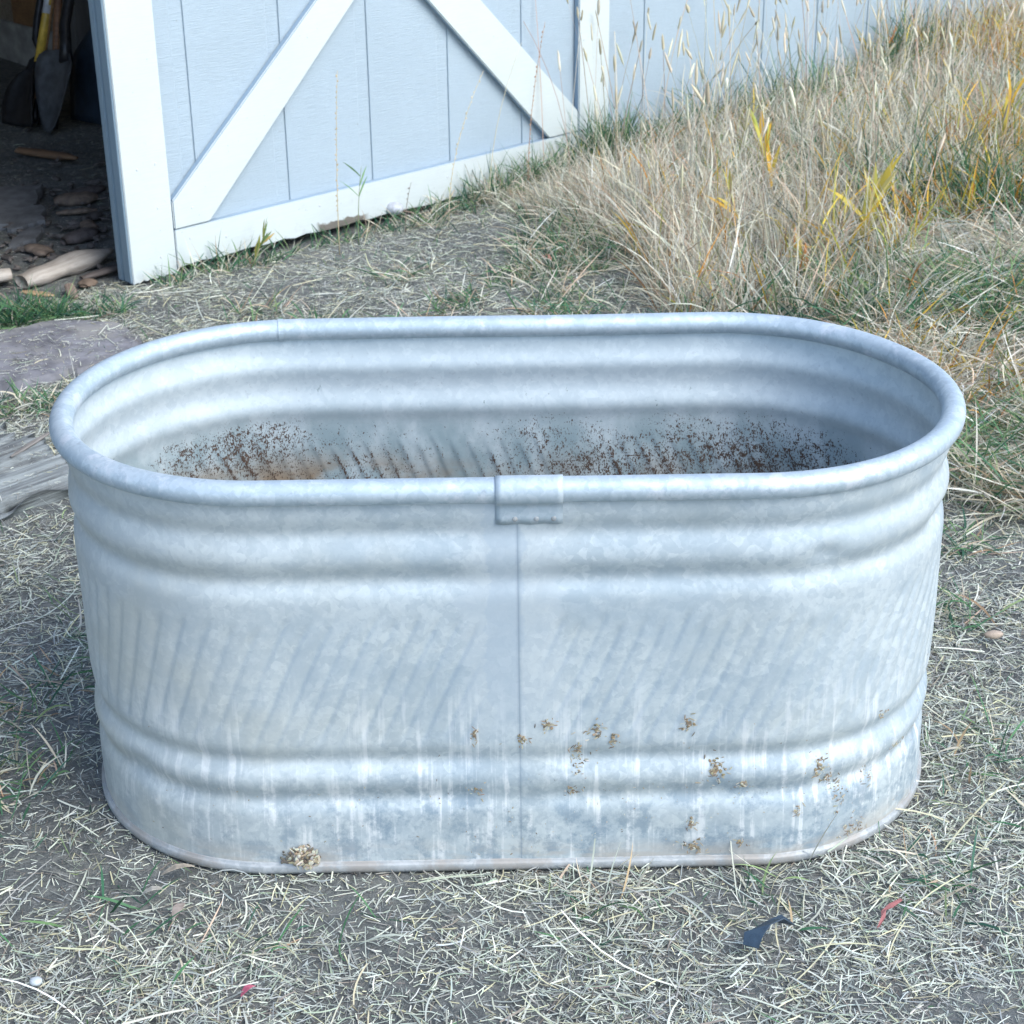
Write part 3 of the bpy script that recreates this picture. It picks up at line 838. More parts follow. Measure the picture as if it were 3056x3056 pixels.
# culms with seed heads
def culms(n, l0, l1, dens, acc, x0=.0, x1=4., y0=1.9, y1=6.5, heads=True, lean=.16):
    x, y = samp(n, x0, x1, y0, y1, dens); n = len(x)
    L = rng.uniform(l0, l1, n); az = rng.uniform(0, 2*np.pi, n); le = np.abs(rng.normal(0, lean, n)); be = np.abs(rng.normal(.15, .2, n))
    c = pick([(.60, .52, .36), (.70, .66, .54), (.55, .42, .32), (.50, .34, .26)], (4, 5, 3, 2), n)
    P = np.stack([x, y, gh(x, y)-.005], -1)
    ns = 6
    v, f, cc = blades(P, az, L, rng.uniform(.0016, .0026, n), le, be, rng.normal(0, .2, n), rng.uniform(0, 3, n), c, ns, 'straw')
    acc.add(v, f, cc)
    if not heads: return
    vv = v.reshape(n, ns+1, 2, 3).mean(2)
    tip = vv[:, -1]; d = vv[:, -1]-vv[:, -2]; d /= np.linalg.norm(d, axis=1, keepdims=True)
    hl = rng.uniform(.03, .075, n); hr = rng.uniform(.0022, .0042, n)
    a = np.cross(d, [0, 0, 1.]); a /= np.linalg.norm(a, axis=1, keepdims=True)+1e-9; b = np.cross(d, a)
    rings = [(0, .3), (.15, .9), (.45, 1.05), (.8, .8), (1., .15)]; m_ = 6
    V = np.empty((n, len(rings), m_, 3)); 
    for i_, (t, r_) in enumerate(rings):
        for j_ in range(m_):
            q = 2*np.pi*j_/m_
            rr = hr*r_*(1+.25*rng.normal(0, 1, n))
            V[:, i_, j_] = tip+d*(hl*t)[:, None]+(a*np.cos(q)+b*np.sin(q))*rr[:, None]
    hc = pick([(.70, .66, .52), (.60, .54, .38), (.66, .58, .46)], (3, 2, 1), n)
    C = np.broadcast_to(hc[:, None, None], V.shape)*rng.uniform(.8, 1.15, (n, len(rings), m_, 1))
    base = (np.arange(n)*len(rings)*m_)[:, None, None]
    q = np.array([[i_*m_+j_, i_*m_+(j_+1) % m_, (i_+1)*m_+(j_+1) % m_, (i_+1)*m_+j_] for i_ in range(len(rings)-1) for j_ in range(m_)])
    acc.add(V.reshape(-1, 3), (base+q[None]).reshape(-1, 4), C.reshape(-1, 3))
culms(5200, .26, .56, lambda x, y: tdens(x, y)*.55, tall)
culms(190, .45, .80, lambda x, y: tdens(x, y)*sstep(-1.0, -.1, ud(x, y)[1]), tall, lean=.10)
stand(16000, .10, .26, .003, .0064, DRYP, (4, 2, 5, 2, 1, 6, 1), .35, .35, .6)
to = tall.build("dry_tall_grass", M_BLADE); tag(to, kind="stuff")

# short living grass: tufts at the door foot, by the flagstone, thin sprinkling elsewhere
green = Acc()
def tuft(n, cx_, cy_, rx, ry, l0, l1, pal, w, lean, ang=0., dry=.25):
    a = rng.uniform(0, 2*np.pi, n); q = np.sqrt(rng.random(n))
    lx = rx*q*np.cos(a); ly = ry*q*np.sin(a)
    x = cx_+lx*math.cos(ang)-ly*math.sin(ang); y = cy_+lx*math.sin(ang)+ly*math.cos(ang)
    k = ~in_tank(x, y, 0); u, d = ud(x, y); k &= ~((np.abs(d+.005) < .035) & (u > 0)); x = x[k]; y = y[k]; n = len(x)
    c = pick(pal, w, n); dr = rng.random(n) < dry; c[dr] = pick(DRYP, (1,)*7, dr.sum()) if dr.any() else c[dr]
    v, f, cc = blades(np.stack([x, y, gh(x, y)-.004], -1), rng.uniform(0, 2*np.pi, n), rng.uniform(l0, l1, n), rng.uniform(.0018, .0042, n), np.abs(rng.normal(lean, .3, n)), np.abs(rng.normal(.6, .4, n)), rng.normal(0, .4, n), rng.normal(0, 1., n), c, 5, 'leaf', None, gh)
    green.add(v, f, cc)
WG = (3, 3, 2, 3, 1)
def utuft(u, d, n, ru, rd, l0, l1, lean=.6, dry=.25):
    p = F(u, d, 0); tuft(n, p.x, p.y, ru, rd, l0, l1, GREENP, WG, lean, TH, dry)
utuft(.10, -.07, 60, .05, .03, .04, .10); utuft(.26, -.07, 120, .12, .025, .04, .13, .6, .3); utuft(.42, -.08, 60, .08, .02, .03, .10)
utuft(.70, -.07, 110, .18, .03, .03, .09); utuft(1.0, -.09, 130, .18, .04, .04, .12); utuft(1.30, -.09, 260, .16, .05, .06, .17); utuft(1.48, -.08, 200, .12, .04, .06, .18)
utuft(1.72, -.09, 420, .13, .05, .08, .24, .4, .1); utuft(1.95, -.12, 200, .12, .06, .06, .2)
for u in np.arange(2.1, 4.6, .22): k_ = random.random(); utuft(u+random.uniform(-.08, .08), -.13, int(40+150*k_), .09+.04*k_, .06, .07, .16+.24*k_, .45, .12)
tuft(800, -1.23, 1.965, .17, .055, .05, .13, GREENP, WG, .8, .2, .06)
tuft(160, -1.02, 1.99, .10, .03, .04, .10, GREENP, WG, .8, .2, .15)
tuft(240, -1.02, 1.42, .14, .05, .03, .09, GREENP, WG, .9, .5, .4)
tuft(90, -.9, 1.70, .03, .015, .02, .05, GREENP, WG, .9, .0, .7)
for cx_, cy_, n in ((-.72, -.05, 60), (-.8, .12, 90), (-.68, .42, 80), (-.75, -.12, 60), (-.70, .25, 60), (.02, 2.2, 120), (-.25, 2.3, 90), (.2, 2.3, 180), (-.1, 2.05, 150), (.35, -.33, 40), (.55, -.32, 60), (.68, -.02, 60), (.75, .4, 90), (.8, .65, 120), (.72, -.2, 50), (-.5, -.38, 20), (-.4, -.45, 26), (-.25, -.42, 16), (.1, -.34, 30), (-.62, 2.0, 80), (-.45, 1.95, 70), (-.2, 1.9, 80), (.15, 1.95, 160), (.3, 1.85, 160), (.9, 1.65, 240), (1.05, 1.5, 240)):
    tuft(n, cx_, cy_, .09, .06, .03, .10, GREENP, WG, .9, random.uniform(0, 3), .45)
x, y = samp(24000, -1.6, 2., -1., 3.3, lambda x, y: .10+.55*sstep(.5, .7, fbm(x*3+31, y*3+5, 3)))
k = ud(x, y)[1] < -.03; k &= ~poly_in(x, y, FLAG) & ~on_plank(x, y); x, y = x[k], y[k]; n = len(x)
v, f, c = blades(np.stack([x, y, gh(x, y)-.002], -1), rng.uniform(0, 6.28, n), rng.uniform(.012, .05, n), rng.uniform(.0012, .0028, n), np.abs(rng.normal(.9, .4, n)), np.abs(rng.normal(.4, .3, n)), rng.normal(0, .4, n), rng.normal(0, 1, n), pick(GREENP+[(.38, .37, .24), (.45, .42, .30)], (2, 2, 2, 2, 2, 2, 2), n), 3, 'leaf', None, gh)
green.add(v, f, c)
go = green.build("green_grass", M_BLADE); tag(go, kind="stuff")

# ------------------------------------------------------------------ single plants
def one_blades(name, parent, rows, mat=M_BLADE):
    a = Acc()
    for (p, az, L, w, le, be, cu, ro, c, tip) in rows:
        v, f, cc = blades(np.array([p], float), np.array([az]), np.array([L]), np.array([w]), np.array([le]), np.array([be]), np.array([cu]), np.array([ro]), np.array([c], float), 6, 'leaf', np.array([tip], float))
        a.add(v, f, cc)
    return a.build(name, mat, parent)
def tube(name, pts, rad, mat, parent=None, seg=8, cols=None, cap=True):
    pts = [Vector(p) for p in pts]; n = len(pts); V = []; Fc = []
    rad = rad if hasattr(rad, '__len__') else [rad]*n
    prev = None
    for i, p in enumerate(pts):
        t = (pts[min(i+1, n-1)]-pts[max(i-1, 0)]).normalized()
        if prev is None: prev = t.orthogonal().normalized()
        a = (prev-t*prev.dot(t)).normalized(); prev = a; b = t.cross(a)
        for j in range(seg):
            q = 2*math.pi*j/seg
            V.append(p+(a*math.cos(q)+b*math.sin(q))*rad[i])
    for i in range(n-1):
        for j in range(seg): Fc.append((i*seg+j, i*seg+(j+1) % seg, (i+1)*seg+(j+1) % seg, (i+1)*seg+j))
    if cap: Fc += [tuple(range(seg))[::-1], tuple(range((n-1)*seg, n*seg))]
    return mesh(name, V, Fc, mat, parent, smooth=True)
STEMM = mat_plain("weed_stem", (.42, .36, .22), .7, 0, .2)
def gold_plant(x, y, h, az, lean, nl, label, cols, w=.007, fan=.5):
    z = float(gh(x, y)); root = empty("yellow_weed", (x, y, z)); tag(root, label, "plant", "yellow leaved weeds in the dry grass")
    d = Vector((math.sin(lean)*math.cos(az), math.sin(lean)*math.sin(az), math.cos(lean)))
    b = Vector((x, y, z))
    tube("stem", [b, b+d*h*.35, b+d*h*.7], [.0022, .0018, .0012], STEMM, root, 6)
    rows = []
    for i in range(nl):
        t = .2+.5*i/max(1, nl-1)
        p = b+d*h*t
        c = np.array(random.choice(cols)); a2 = az+random.gauss(0, .9)
        rows.append((p, a2, h*random.uniform(.30, .55), w*random.uniform(.7, 1.2), max(.05, lean+random.gauss(0, fan)), random.uniform(.1, .5), random.gauss(0, .2), random.gauss(0, .4), c, c*np.array((1.05, .95, .8))))
    one_blades("foliage", root, rows)
YL = [(.58, .48, .09), (.58, .53, .22), (.50, .48, .12), (.36, .42, .10), (.62, .40, .06)]
gold_plant(.94, 2.33, .27, .6, .45, 20, "bright yellow leafy shoot leaning right out of matted green grass", YL[:3], .014, .20)
gold_plant(.80, 2.12, .15, 2.2, .7, 16, "low clump of yellow and orange leaves just behind the tank's far rim", YL+[(.50, .22, .08)], .013, .6)
gold_plant(.93, 2.02, .10, 5.8, .9, 9, "small orange tipped yellow sprig, nearest of the yellow weeds to the rim", YL+[(.50, .22, .08)], .012, .6)
gold_plant(.80, 2.75, .30, 2.3, .35, 11, "yellow green broad bladed weed in the middle of the tall dry stand", YL, .014, .25)
gold_plant(.68, 2.35, .24, 2.6, .45, 7, "thin golden weed at the front edge of the tall dry stand", YL, .012, .25)
gold_plant(1.5, 3.0, .28, 1.0, .3, 10, "yellow weed standing at the right edge of the photo", YL, .013, .3)
gold_plant(1.22, 1.55, .14, .5, .8, 14, "orange and red leaved weed right of the tank's far end", [(.55, .36, .06), (.46, .20, .10), (.40, .36, .10), (.58, .44, .10)], .012, .5)

p_ = F(.33, -.085, 0)
gold_plant(p_.x, p_.y, .13, .5, .5, 14, "small yellow green leafy tuft at the foot of the door's bottom rail", [(.34, .36, .10), (.42, .38, .10), (.14, .24, .10), (.46, .36, .14)], .008, .4)
# seed stalks in front of the door
def seed_stalk(u, d, h, label, lean=0., seeds=True, col=(.55, .44, .27), leaves=0):
    p = F(u, d, 0); z = float(gh(p.x, p.y)); b = Vector((p.x, p.y, z))
    root = empty("seed_stalk", b); tag(root, label, "plant", "thin weed stalks in front of the door")
    e = Vector((EU[0], EU[1], 0))
    pts = [b+e*(lean*t*t*h)+Vector((0, 0, h*t)) for t in np.linspace(0, 1, 9)]
    sm = mat_plain("stalk", col, .7, 0, .15)
    tube("stem", pts, list(np.linspace(.0014, .0006, 9)), sm, root, 5)
    if seeds:
        it = []; bm = bmesh.new()
        k = int(h/.018)
        for i in range(k):
            t = .25+.75*i/k; q = pts[0]+e*(lean*t*t*h)+Vector((0, 0, h*t))
            q = q+e*random.uniform(-.004, .004)
            bmesh.ops.create_icosphere(bm, subdivisions=1, radius=.0024*random.uniform(.7, 1.2), matrix=Matrix.Translation(q) @ Matrix.Rotation(random.uniform(-1, 1), 4, 'Y') @ Matrix.Diagonal((.8, .8, 1.6, 1)))
        me = bpy.data.meshes.new("seeds"); bm.to_mesh(me); bm.free(); link("seeds", me, sm, root)
    if leaves:
        rows = []
        for i in range(leaves):
            q = pts[5+i % 3]; c = np.array(random.choice(GREENP[1:3]))*1.0
            rows.append((q, TH+(0 if i % 2 else math.pi)+random.gauss(0, .3), .07, .005, .7, .3, 0, random.gauss(0, .6), c, c*1.1))
        one_blades("leaves", root, rows)
seed_stalk(.575, -.16, .50, "tall straight tan stalk beaded with seeds before the left half of the door", .05)
seed_stalk(.66, -.14, .22, "green forked sprig with narrow leaves before the bottom rail", .10, False, (.20, .24, .12), 4)
seed_stalk(.84, -.13, .14, "short dark seed stalk against the white bottom rail", .2, True, (.20, .17, .14))
seed_stalk(.98, -.16, .42, "tan bent grass stalk leaning right across the door boards", .35, True, (.60, .52, .36))
seed_stalk(1.32, -.14, .50, "reddish stalk before the right hand brace", .15, True, (.42, .26, .17))
seed_stalk(1.16, -.14, .46, "pale hair thin stalk crossing the right hand brace", .30, False, (.62, .56, .40))

# ------------------------------------------------------------------ things lying about
def slab(name, poly, z0, z1, mat, label, cat, group=None, sub=True, rough=.004, tilt=(0, 0)):
    """irregular flat stone or board piece: polygon outline, worn edges, uneven top"""
    c = np.mean(poly, 0)
    n = len(poly); pts = []
    for i in range(n):
        a = np.array(poly[i]); b = np.array(poly[(i+1) % n])
        for t in np.linspace(0, 1, 7)[:-1]:
            q = a*(1-t)+b*t+rng.normal(0, rough, 2); pts.append(q)
    pts = np.array(pts)
    rings = [(1.0, z0), (1.0, z0+(z1-z0)*.6), (.975, z1-.001), (.7, z1), (.35, z1)]
    V = []; 
    for k, zz in rings:
        for q in pts:
            w = c+(q-c)*k
            h = 0 if k == 1. and zz == z0 else (fbm(w[0]*18+3, w[1]*18, 3)-.5)*rough*1.6
            V.append((w[0], w[1], zz+h+tilt[0]*(w[0]-c[0])+tilt[1]*(w[1]-c[1])))
    m_ = len(pts); Fc = []
    for i in range(len(rings)-1):
        for j in range(m_): Fc.append((i*m_+j, i*m_+(j+1) % m_, (i+1)*m_+(j+1) % m_, (i+1)*m_+j))
    V.append((c[0], c[1], z1)); ci = len(V)-1
    for j in range(m_): Fc.append(((len(rings)-1)*m_+j, (len(rings)-1)*m_+(j+1) % m_, ci))
    o = mesh(name, V, Fc, mat, smooth=False)
    tag(o, label, cat, group); return o
STONE = mat_plain("flagstone", (.175, .175, .195), .8, 0, .3, 22., .45, dirt=(.25, .245, .24))
slab("flagstone", FLAG, -.03, .016, STONE, "flat purple grey flagstone set in the ground left of the tank", "flagstone")
BARKM = mat_plain("bark_bits", (.10, .085, .075), .9, 0, .4, 40., .6)
STONE2 = mat_plain("grey_slate", (.12, .125, .13), .85, 0, .25, 24., .4)
def uvp(pts): return [tuple(np.array(F(u, d, 0))[:2]) for u, d in pts]
slab("slate", uvp([(.10, 1.05), (.30, .93), (.20, .80), (.04, .70), (-.12, .85)]), -.01, .024, STONE2, "largest dark slate flake lying just inside the open doorway", "slate", "slates in the doorway", tilt=(0, .08))
slab("slate", uvp([(.12, .82), (.19, .76), (.13, .64), (.03, .66), (.05, .76)]), -.004, .016, STONE2, "smaller broken slate just in front of the largest slate", "slate", "slates in the doorway", tilt=(.1, .1))
slab("slate", uvp([(.02, .60), (.10, .60), (.05, .52), (-.08, .50)]), -.004, .014, STONE2, "slate flake nearest the pale log", "slate", "slates in the doorway", tilt=(.1, .05))
# weathered plank beside the tank
def plank():
    nx_, ny_ = 120, 110; V = []; Fc = []
    Lx, Ly = .97, .36
    xs = np.linspace(-.75, .22, nx_); ys_ = np.linspace(-Ly/2, Ly/2, ny_)
    XX, YY = np.meshgrid(xs, ys_, indexing='ij')
    gr = fbm(XX*3+2, YY*70, 4); cr = fbm(XX*1.9+7, YY*30+3, 4)
    Zt = .030+(gr-.5)*.006-.028*sstep(.56, .64, cr)+.004*np.cos(YY/Ly*np.pi)
    endr = .02*(fbm(YY*22, YY*0+3, 3)-.5)*2
    XX = XX+np.where(XX > .1, 1, 0)*endr*3*(XX-.1)/.12
    YY = YY+(fbm(XX*6, XX*0+YY*2, 3)-.5)*.02*np.sign(YY)*(np.abs(YY) > Ly/2-.02)
    top = np.stack([XX, YY, Zt], -1).reshape(-1, 3); bo = top.copy(); bo[:, 2] = -.02
    i = np.arange(nx_*ny_).reshape(nx_, ny_)
    q = np.stack([i[:-1, :-1], i[1:, :-1], i[1:, 1:], i[:-1, 1:]], -1).reshape(-1, 4)
    n = nx_*ny_
    e = []
    for a in (i[0], i[-1], i[:, 0], i[:, -1]):
        for k in range(len(a)-1): e.append((a[k], a[k+1], a[k+1]+n, a[k]+n))
    o = mesh("weathered_plank", np.r_[top, bo], np.r_[q, np.array(e)], mat_wood("grey_plank", (.29, .32, .32), (.07, .075, .08), 7., .85, .9))
    o.matrix_world = PLANKM
    tag(o, "wide weathered grey plank with deep cracks lying left of the tank", "plank")
plank()
# split log across the doorway
def log(name, a, b, r, mat, label, cat, group=None, flat=.6, knots=0., seg=14, n=14, taper=(.7, .5)):
    a = Vector(a); b = Vector(b); ax = (b-a).normalized(); s = Vector((-ax.y, ax.x, 0)).normalized(); upv = s.cross(ax)*-1
    if upv.z < 0: upv = -upv
    V = []; Fc = []
    sd_ = random.uniform(0, 50)
    for i in range(n+1):
        t = i/n; p = a.lerp(b, t)
        k = taper[0]+(1-taper[0])*min(1, t*5) if t < .2 else (1 if t < .75 else 1-(1-taper[1])*(t-.75)*4)
        k *= 1+knots*math.exp(-((t-.6)/.12)**2)
        for j in range(seg):
            q = 2*math.pi*j/seg
            w = 1+.35*(float(fbm(t*5+sd_, math.cos(q)*1.3+sd_, 2))-.5)+.2*(float(fbm(t*14+sd_, q*1.5, 2))-.5)
            V.append(p+s*math.cos(q)*r*k*w+upv*math.sin(q)*r*k*w*flat)
    for i in range(n):
        for j in range(seg): Fc.append((i*seg+j, i*seg+(j+1) % seg, (i+1)*seg+(j+1) % seg, (i+1)*seg+j))
    Fc += [tuple(range(seg)), tuple(range(n*seg, (n+1)*seg))]
    # object axes along the log so the grain follows
    M = Matrix((ax, s, upv)).transposed().to_4x4(); M.translation = a
    Mi = M.inverted()
    o = mesh(name, [Mi @ v for v in V], Fc, mat, smooth=True)
    o.matrix_world = M
    tag(o, label, cat, group); return o
LOGM = mat_wood("bare_wood", (.42, .385, .34), (.24, .21, .18), 5.)
LOGM2 = mat_wood("brown_wood", (.25, .15, .085), (.11, .07, .045), 5.)
log("driftwood_log", (-1.245, 2.235, .012), (-1.055, 2.475, .022), .034, LOGM, "pale bare split log lying across the doorway edge", "log", "bare logs at the doorway", .65, .30, taper=(.8, .25))
log("driftwood_log", (-1.52, 2.18, .018), (-1.285, 2.285, .018), .034, LOGM, "second pale log, cut off by the left edge of the photo", "log", "bare logs at the doorway", .6, 0, taper=(.8, .8))
log("wood_stick", F(.508, 1.452, .012), F(.588, 1.218, .012), .024, LOGM2, "orange brown split stick on the dark shed floor", "stick", None, .5, taper=(.7, .4))
log("dark_branch", F(-.08, .10, .012), F(.18, .12, .016), .014, mat_wood("dark_branch", (.13, .11, .10), (.06, .05, .045)), "dark branch behind the pale log beside the door edge", "branch")
for k, (u, d, L_, w_, a, lab) in enumerate(((.33, .80, .13, .045, .3, "brown bark slab in the middle of the doorway debris"), (.27, .60, .06, .020, 1.2, "small upright bark block near the door edge"), (.26, .68, .12, .014, .2, "long thin bark sliver among doorway debris"),
        (.13, .45, .12, .030, .9, "dark bark flake between the slate and the pale log"), (.20, .52, .09, .024, 2.0, "short bark flake left of the door foot"), (-.02, .42, .11, .028, 2.4, "dark bark chunk at the left edge of the photo"), (.40, .85, .12, .030, .8, "bark chip close against the door edge"), (-.08, .07, .05, .025, 1.4, "stubby brown chunk resting behind the pale log"))):
    p = F(u, d, .008); q = Vector((math.cos(a), math.sin(a), .02))*L_*.5
    log("bark_chip", p-q, p+q, w_, mat_plain("bark%d" % k, random.choice([(.13, .095, .07), (.10, .085, .08), (.17, .13, .10), (.08, .07, .065)]), .9, 0, .35, 50., .6), lab, "bark chip", "bark chips in the doorway", random.uniform(.3, .6), 0, 10, 8, (.5, .4))
# small rubble on the shed floor: uncountable
bm = bmesh.new()
for k in range(460):
    u = random.uniform(-.5, .8); d = random.gauss(.55, .22) if random.random() < .8 else random.uniform(.1, 2.)
    if d < .05 or (u > 0 and d < .08): continue
    p = F(u, d, 0)
    mm = Matrix.Translation((p.x, p.y, .006)) @ Matrix.Rotation(random.uniform(0, 6.3), 4, 'Z') @ Matrix.Rotation(random.gauss(0, .3), 4, 'X') @ Matrix.Diagonal((random.uniform(.005, .034), random.uniform(.003, .013), random.uniform(.002, .008), 1))
    bmesh.ops.create_icosphere(bm, subdivisions=1, radius=1, matrix=mm)
me = bpy.data.meshes.new("floor_rubble"); bm.to_mesh(me); bm.free()
tag(link("floor_rubble", me, mat_plain("rubble", (.11, .098, .09), .9, 0, .6, 30., .5)), kind="stuff")
# splinters outside the door
log("wood_splinter", (-1.225, 2.155, .012), (-1.135, 2.12, .012), .012, mat_wood("fresh_splinter", (.46, .32, .19), (.28, .18, .10)), "orange tan wood splinter lying before the pale log", "splinter", "splinters by the doorway", .5, taper=(.6, .3))
log("wood_splinter", (-1.115, 2.205, .012), (-1.085, 2.11, .010), .014, mat_wood("grey_splinter", (.28, .22, .18), (.16, .12, .09)), "grey brown end of wood pointing toward the tank from the pale log", "splinter", "splinters by the doorway", .5, taper=(.9, .9))
log("wood_stick", (-.935, 1.16, .036), (-.985, 1.04, .036), .006, mat_wood("grey_stick", (.26, .24, .22), (.14, .13, .12)), "small grey twig resting on the weathered plank", "stick")
# plastic scrap, ribbon, pebble, petal, leaves
def sheet(name, pts, mat, label, cat, th=.0015, group=None):
    """folded strip: list of (left, right) cross pairs"""
    V = [Vector(p)-Vector((0, 0, .006)) for pr in pts for p in pr]; n = len(pts)
    Fc = [(2*i, 2*i+1, 2*i+3, 2*i+2) for i in range(n-1)]
    o = mesh(name, V, Fc, mat)
    md = o.modifiers.new("thick", 'SOLIDIFY'); md.thickness = th; md.offset = 1
    tag(o, label, cat, group); return o
NAVY = mat_plain("navy_plastic", (.028, .05, .078), .45, 0, .2, 60., .3)
sheet("plastic_scrap", [tuple((.317+(q[0]-.317)*.84, -.442+(q[1]+.442)*.76, q[2]) for q in pr_) for pr_ in [((.275, -.470, .018), (.296, -.484, .020)), ((.279, -.452, .026), (.305, -.466, .030)), ((.290, -.436, .018), (.318, -.450, .036)), ((.318, -.424, .026), (.338, -.442, .040)), ((.338, -.416, .030), (.356, -.436, .026))]], NAVY, "crumpled dark blue plastic scrap on the straw in front of the tank", "plastic scrap")
REDM = mat_plain("red_ribbon", (.30, .105, .10), .55, 0, .15, 60., .2)
sheet("ribbon", [((.454, -.436, .018), (.458, -.434, .019)), ((.463, -.417, .020), (.469, -.415, .018)), ((.466, -.403, .018), (.472, -.404, .021)), ((.478, -.393, .022), (.482, -.398, .020)), ((.495, -.380, .020), (.497, -.385, .021))], REDM, "torn faded red ribbon on the straw right of the plastic scrap", "ribbon", .0008)
def pebble(p, r, col, label, name="pebble", cat="pebble", sx=(1, .8, .65)):
    bm = bmesh.new(); bmesh.ops.create_icosphere(bm, subdivisions=3, radius=r)
    for v in bm.verts:
        v.co *= 1+.3*(float(fbm(v.co.x/r*1.2+p[0]*9, v.co.y/r*1.2+v.co.z/r, 2))-.5)
        v.co = Vector((v.co.x*sx[0], v.co.y*sx[1], v.co.z*sx[2]))
    me = bpy.data.meshes.new(name); bm.to_mesh(me); bm.free()
    me.polygons.foreach_set("use_smooth", np.ones(len(me.polygons), bool))
    o = link(name, me, mat_plain("stone_"+label[:8], col, .7, 0, .15, 80., .2)); o.location = p
    tag(o, label, cat)
pebble((-.588, -.505, .010), .008, (.42, .46, .48), "small round blue grey pebble at the lower left of the photo")
pebble((-.300, 2.815, .030), .026, (.42, .44, .48), "whitish lump half hidden in grass by the bottom rail", "white_stone", "stone", (1, .8, .7))
pebble((.792, .30, .014), .010, (.36, .29, .23), "brown lump on the straw right of the tank", "dirt_lump", "dirt lump", (1.6, .8, .7))
def leaf(p, az, L_, w_, col, label, group="fallen leaves on the straw"):
    a = Vector((math.cos(az), math.sin(az), 0)); s = Vector((-a.y, a.x, 0)); p = Vector(p)
    pr = []
    for t, w in ((0, .12), (.2, .7), (.45, 1.), (.7, .8), (.9, .35), (1, .05)):
        q = p+a*L_*t+Vector((0, 0, .006*math.sin(t*3)+.003*t))
        pr.append((q-s*w_*w*.5+Vector((0, 0, .004*w)), q+s*w_*w*.5))
    sheet("fallen_leaf", pr, mat_plain("leaf_"+label[:10], col, .7, 0, .2, 70., .3), label, "leaf", .0006, group)
leaf((-.47, -.295, .014), .3, .045, .016, (.36, .31, .25), "curled tan leaf just before the tank's left front")
leaf((-.49, -.335, .012), .2, .032, .014, (.42, .40, .35), "pale grey tan leaf piece below the curled tan leaf")
leaf((-.44, -.385, .012), 1.2, .030, .016, (.33, .27, .23), "brown triangular leaf piece right of the pale one")
leaf((-.335, -.535, .012), .7, .022, .012, (.52, .12, .18), "bright pink petal at the lower left foreground")
leaf((.14, 2.32, .03), 2.5, .035, .022, (.34, .16, .12), "rust red leaf on the ground behind the tank")
# loose bits in the sheltered pit at the wall

# ------------------------------------------------------------------ tools in the shed
def toolmat(name, col, rough, metal=0.): return mat_plain(name, col, rough, metal, .25, 30., .15)
BLACKM = toolmat("black_steel", (.035, .037, .042), .42, .5); STEEL = toolmat("dull_steel", (.13, .145, .165), .36, .4)
YELM = toolmat("yellow_fibreglass", (.58, .40, .07), .35); RUBM = toolmat("black_collar", (.012, .015, .02), .35)
ASH = mat_wood("ash_handle", (.42, .25, .11), (.26, .14, .06), 6., .5, .1); BRN = mat_wood("brown_handle", (.24, .12, .06), (.14, .07, .04), 6., .6, .1)
def udz(p): return F(*p)
def blade_mesh(name, tip, neck, half, prof, cup, mat, parent, th=.0022, roll=0.):
    """dished blade from tip to neck; half = horizontal direction of its width; prof = (t, half width)"""
    tip = udz(tip); neck = udz(neck); ax = neck-tip; L_ = ax.length; axn = ax.normalized()
    s = Vector(half); s = (s-axn*s.dot(axn)).normalized(); nr = axn.cross(s)
    if nr.z < 0: nr = -nr
    V = []; nu = 11; nt = 16
    pt = np.array(prof)
    for i in range(nt):
        t = i/(nt-1); w = float(np.interp(t, pt[:, 0], pt[:, 1])); 
        for j in range(nu):
            q = -1+2*j/(nu-1)
            dz = cup*(q*q)*(.4+.6*math.sin(min(1, t*1.3)*math.pi/2))*(w/max(pt[:, 1]))
            V.append(tip+axn*L_*t+s*q*w+nr*dz)
    Fc = [(i*nu+j, i*nu+j+1, (i+1)*nu+j+1, (i+1)*nu+j) for i in range(nt-1) for j in range(nu-1)]
    o = mesh(name, V, Fc, mat, parent, smooth=True)
    md = o.modifiers.new("thick", 'SOLIDIFY'); md.thickness = th
    return o
def pipe(name, pts, rad, mat, parent): return tube(name, [udz(p) for p in pts], rad, mat, parent, 12)
WDIR = (-EN[0], -EN[1], 0)
# black round point shovel
t = empty("black_shovel", F(.73, 1.63, 0)); tag(t, "black steel round point shovel facing out, rightmost of the leaning tools", "shovel", "tools leaning in the doorway")
blade_mesh("blade", (.725, 1.635, .004), (.825, 1.613, .265), WDIR, [(0, .02), (.12, .05), (.35, .084), (.65, .108), (.84, .112), (.93, .09), (1, .03)], .042, STEEL, t)
pipe("socket", [(.815, 1.612, .235), (.835, 1.635, .29), (.855, 1.662, .345), (.90, 1.69, .423), (1.0, 1.755, .66)], [.024, .021, .0195, .019, .018], BLACKM, t)
pipe("handle", [(1.0, 1.755, .66), (1.27, 1.93, 1.30)], [.0175, .017], ASH, t)
# yellow handled shovel
t = empty("yellow_handled_shovel", F(.71, 1.78, 0)); tag(t, "shovel with glossy yellow handle, black collar and dark wide blade on the floor", "shovel", "tools leaning in the doorway")
bl = blade_mesh("blade", (.705, 1.775, .006), (.785, 1.795, .19), WDIR, [(0, .098), (.3, .098), (.6, .082), (.85, .055), (1, .02)], .045, BLACKM, t)
pipe("collar", [(.775, 1.79, .125), (.81, 1.79, .209)], [.0165, .0165], RUBM, t)
pipe("handle", [(.81, 1.79, .209), (.90, 1.825, .41), (1.0, 1.86, .64), (1.27, 1.95, 1.28)], [.0160, .0160, .016, .016], YELM, t)
pipe("price_sticker", [(.879, 1.817, .363), (.94, 1.842, .50)], [.0164, .0164], toolmat("sticker", (.62, .66, .72), .5), t)
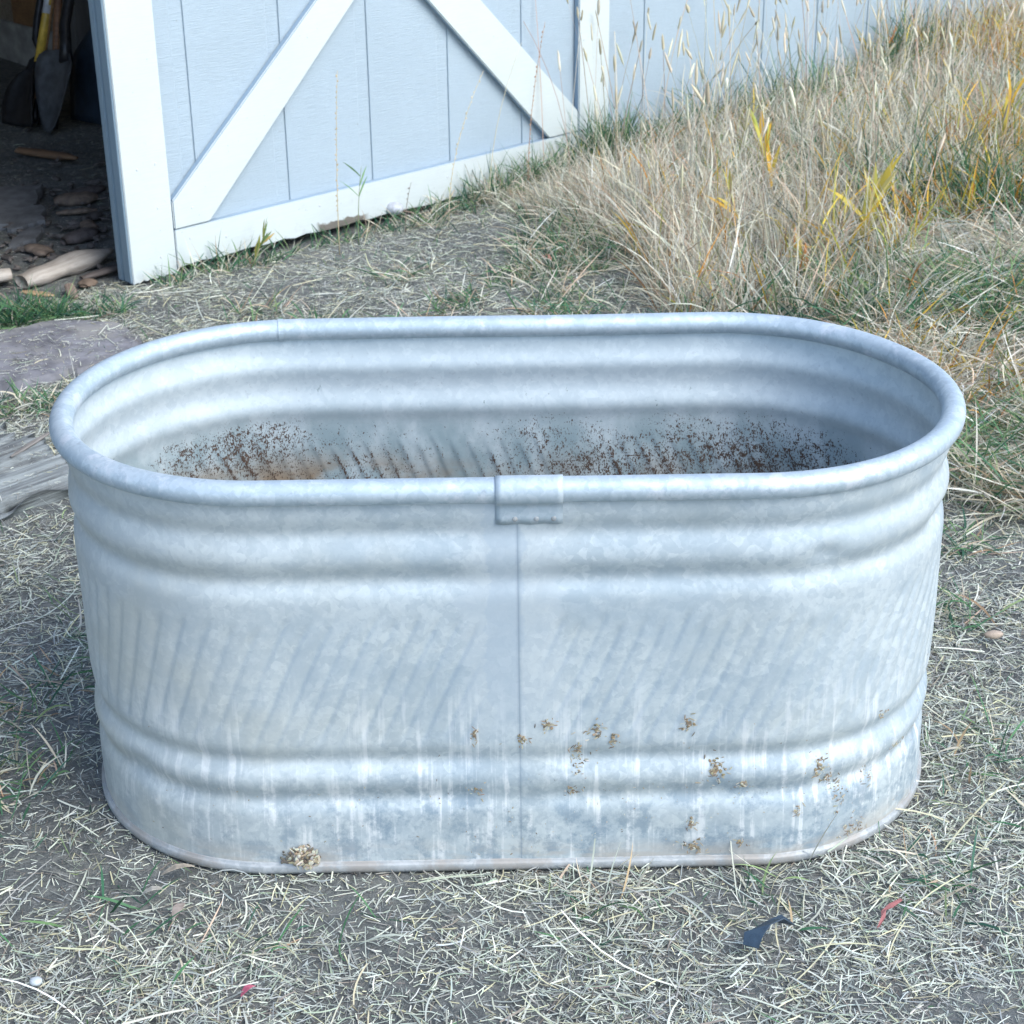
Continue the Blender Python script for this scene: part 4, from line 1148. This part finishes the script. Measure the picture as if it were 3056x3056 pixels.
# thin wooden handle with black ferrule
t = empty("garden_hoe", F(.749, 1.766, 0)); tag(t, "thin wooden handled tool standing on its black ferrule in front of the shovel blades", "garden tool", "tools leaning in the doorway")
pipe("handle", [(.778, 1.775, .088), (.885, 1.81, .36), (1.0, 1.85, .63), (1.27, 1.95, 1.27)], [.0105, .0105, .0105, .0105], ASH, t)
pipe("ferrule", [(.745, 1.755, .012), (.758, 1.765, .04), (.779, 1.775, .090)], [.011, .013, .0118], RUBM, t)
# black bent shaft behind
t = empty("bent_neck_shovel", F(.80, 1.76, 0)); tag(t, "black shovel with bent neck behind the yellow handle", "shovel", "tools leaning in the doorway")
pipe("handle", [(.845, 1.82, .225), (.85, 1.862, .275), (.875, 1.878, .34), (.90, 1.886, .40), (1.0, 1.92, .66), (1.27, 2.02, 1.3)], [.013, .014, .014, .0135, .0135, .0135], BLACKM, t)
blade_mesh("blade", (.78, 1.735, .01), (.85, 1.815, .235), WDIR, [(0, .05), (.4, .085), (.8, .08), (.95, .06), (1, .02)], .03, BLACKM, t)
# brown handle
t = empty("brown_handled_rake", F(.80, 1.70, 0)); tag(t, "plain brown wooden handle standing between the yellow and black shafts", "garden tool", "tools leaning in the doorway")
pipe("handle", [(.805, 1.70, .05), (.84, 1.72, .227), (.90, 1.762, .415), (1.0, 1.82, .68), (1.27, 1.97, 1.35)], [.0145]*5, BRN, t)
blade_mesh("head", (.77, 1.70, .004), (.806, 1.70, .07), WDIR, [(0, .06), (.5, .05), (1, .014)], .01, BLACKM, t)
# navy plastic snow shovel
t = empty("snow_shovel", F(.93, 1.55, 0)); tag(t, "dark navy plastic snow shovel half hidden by the door edge", "snow shovel", "tools leaning in the doorway")
blade_mesh("blade", (.90, 1.58, .01), (.985, 1.60, .36), WDIR, [(0, .17), (.5, .175), (.62, .16), (1, .045)], .03, toolmat("navy", (.022, .038, .062), .4), t, .003)
pipe("handle", [(.975, 1.60, .33), (1.27, 1.66, 1.25)], [.015, .015], BLACKM, t)
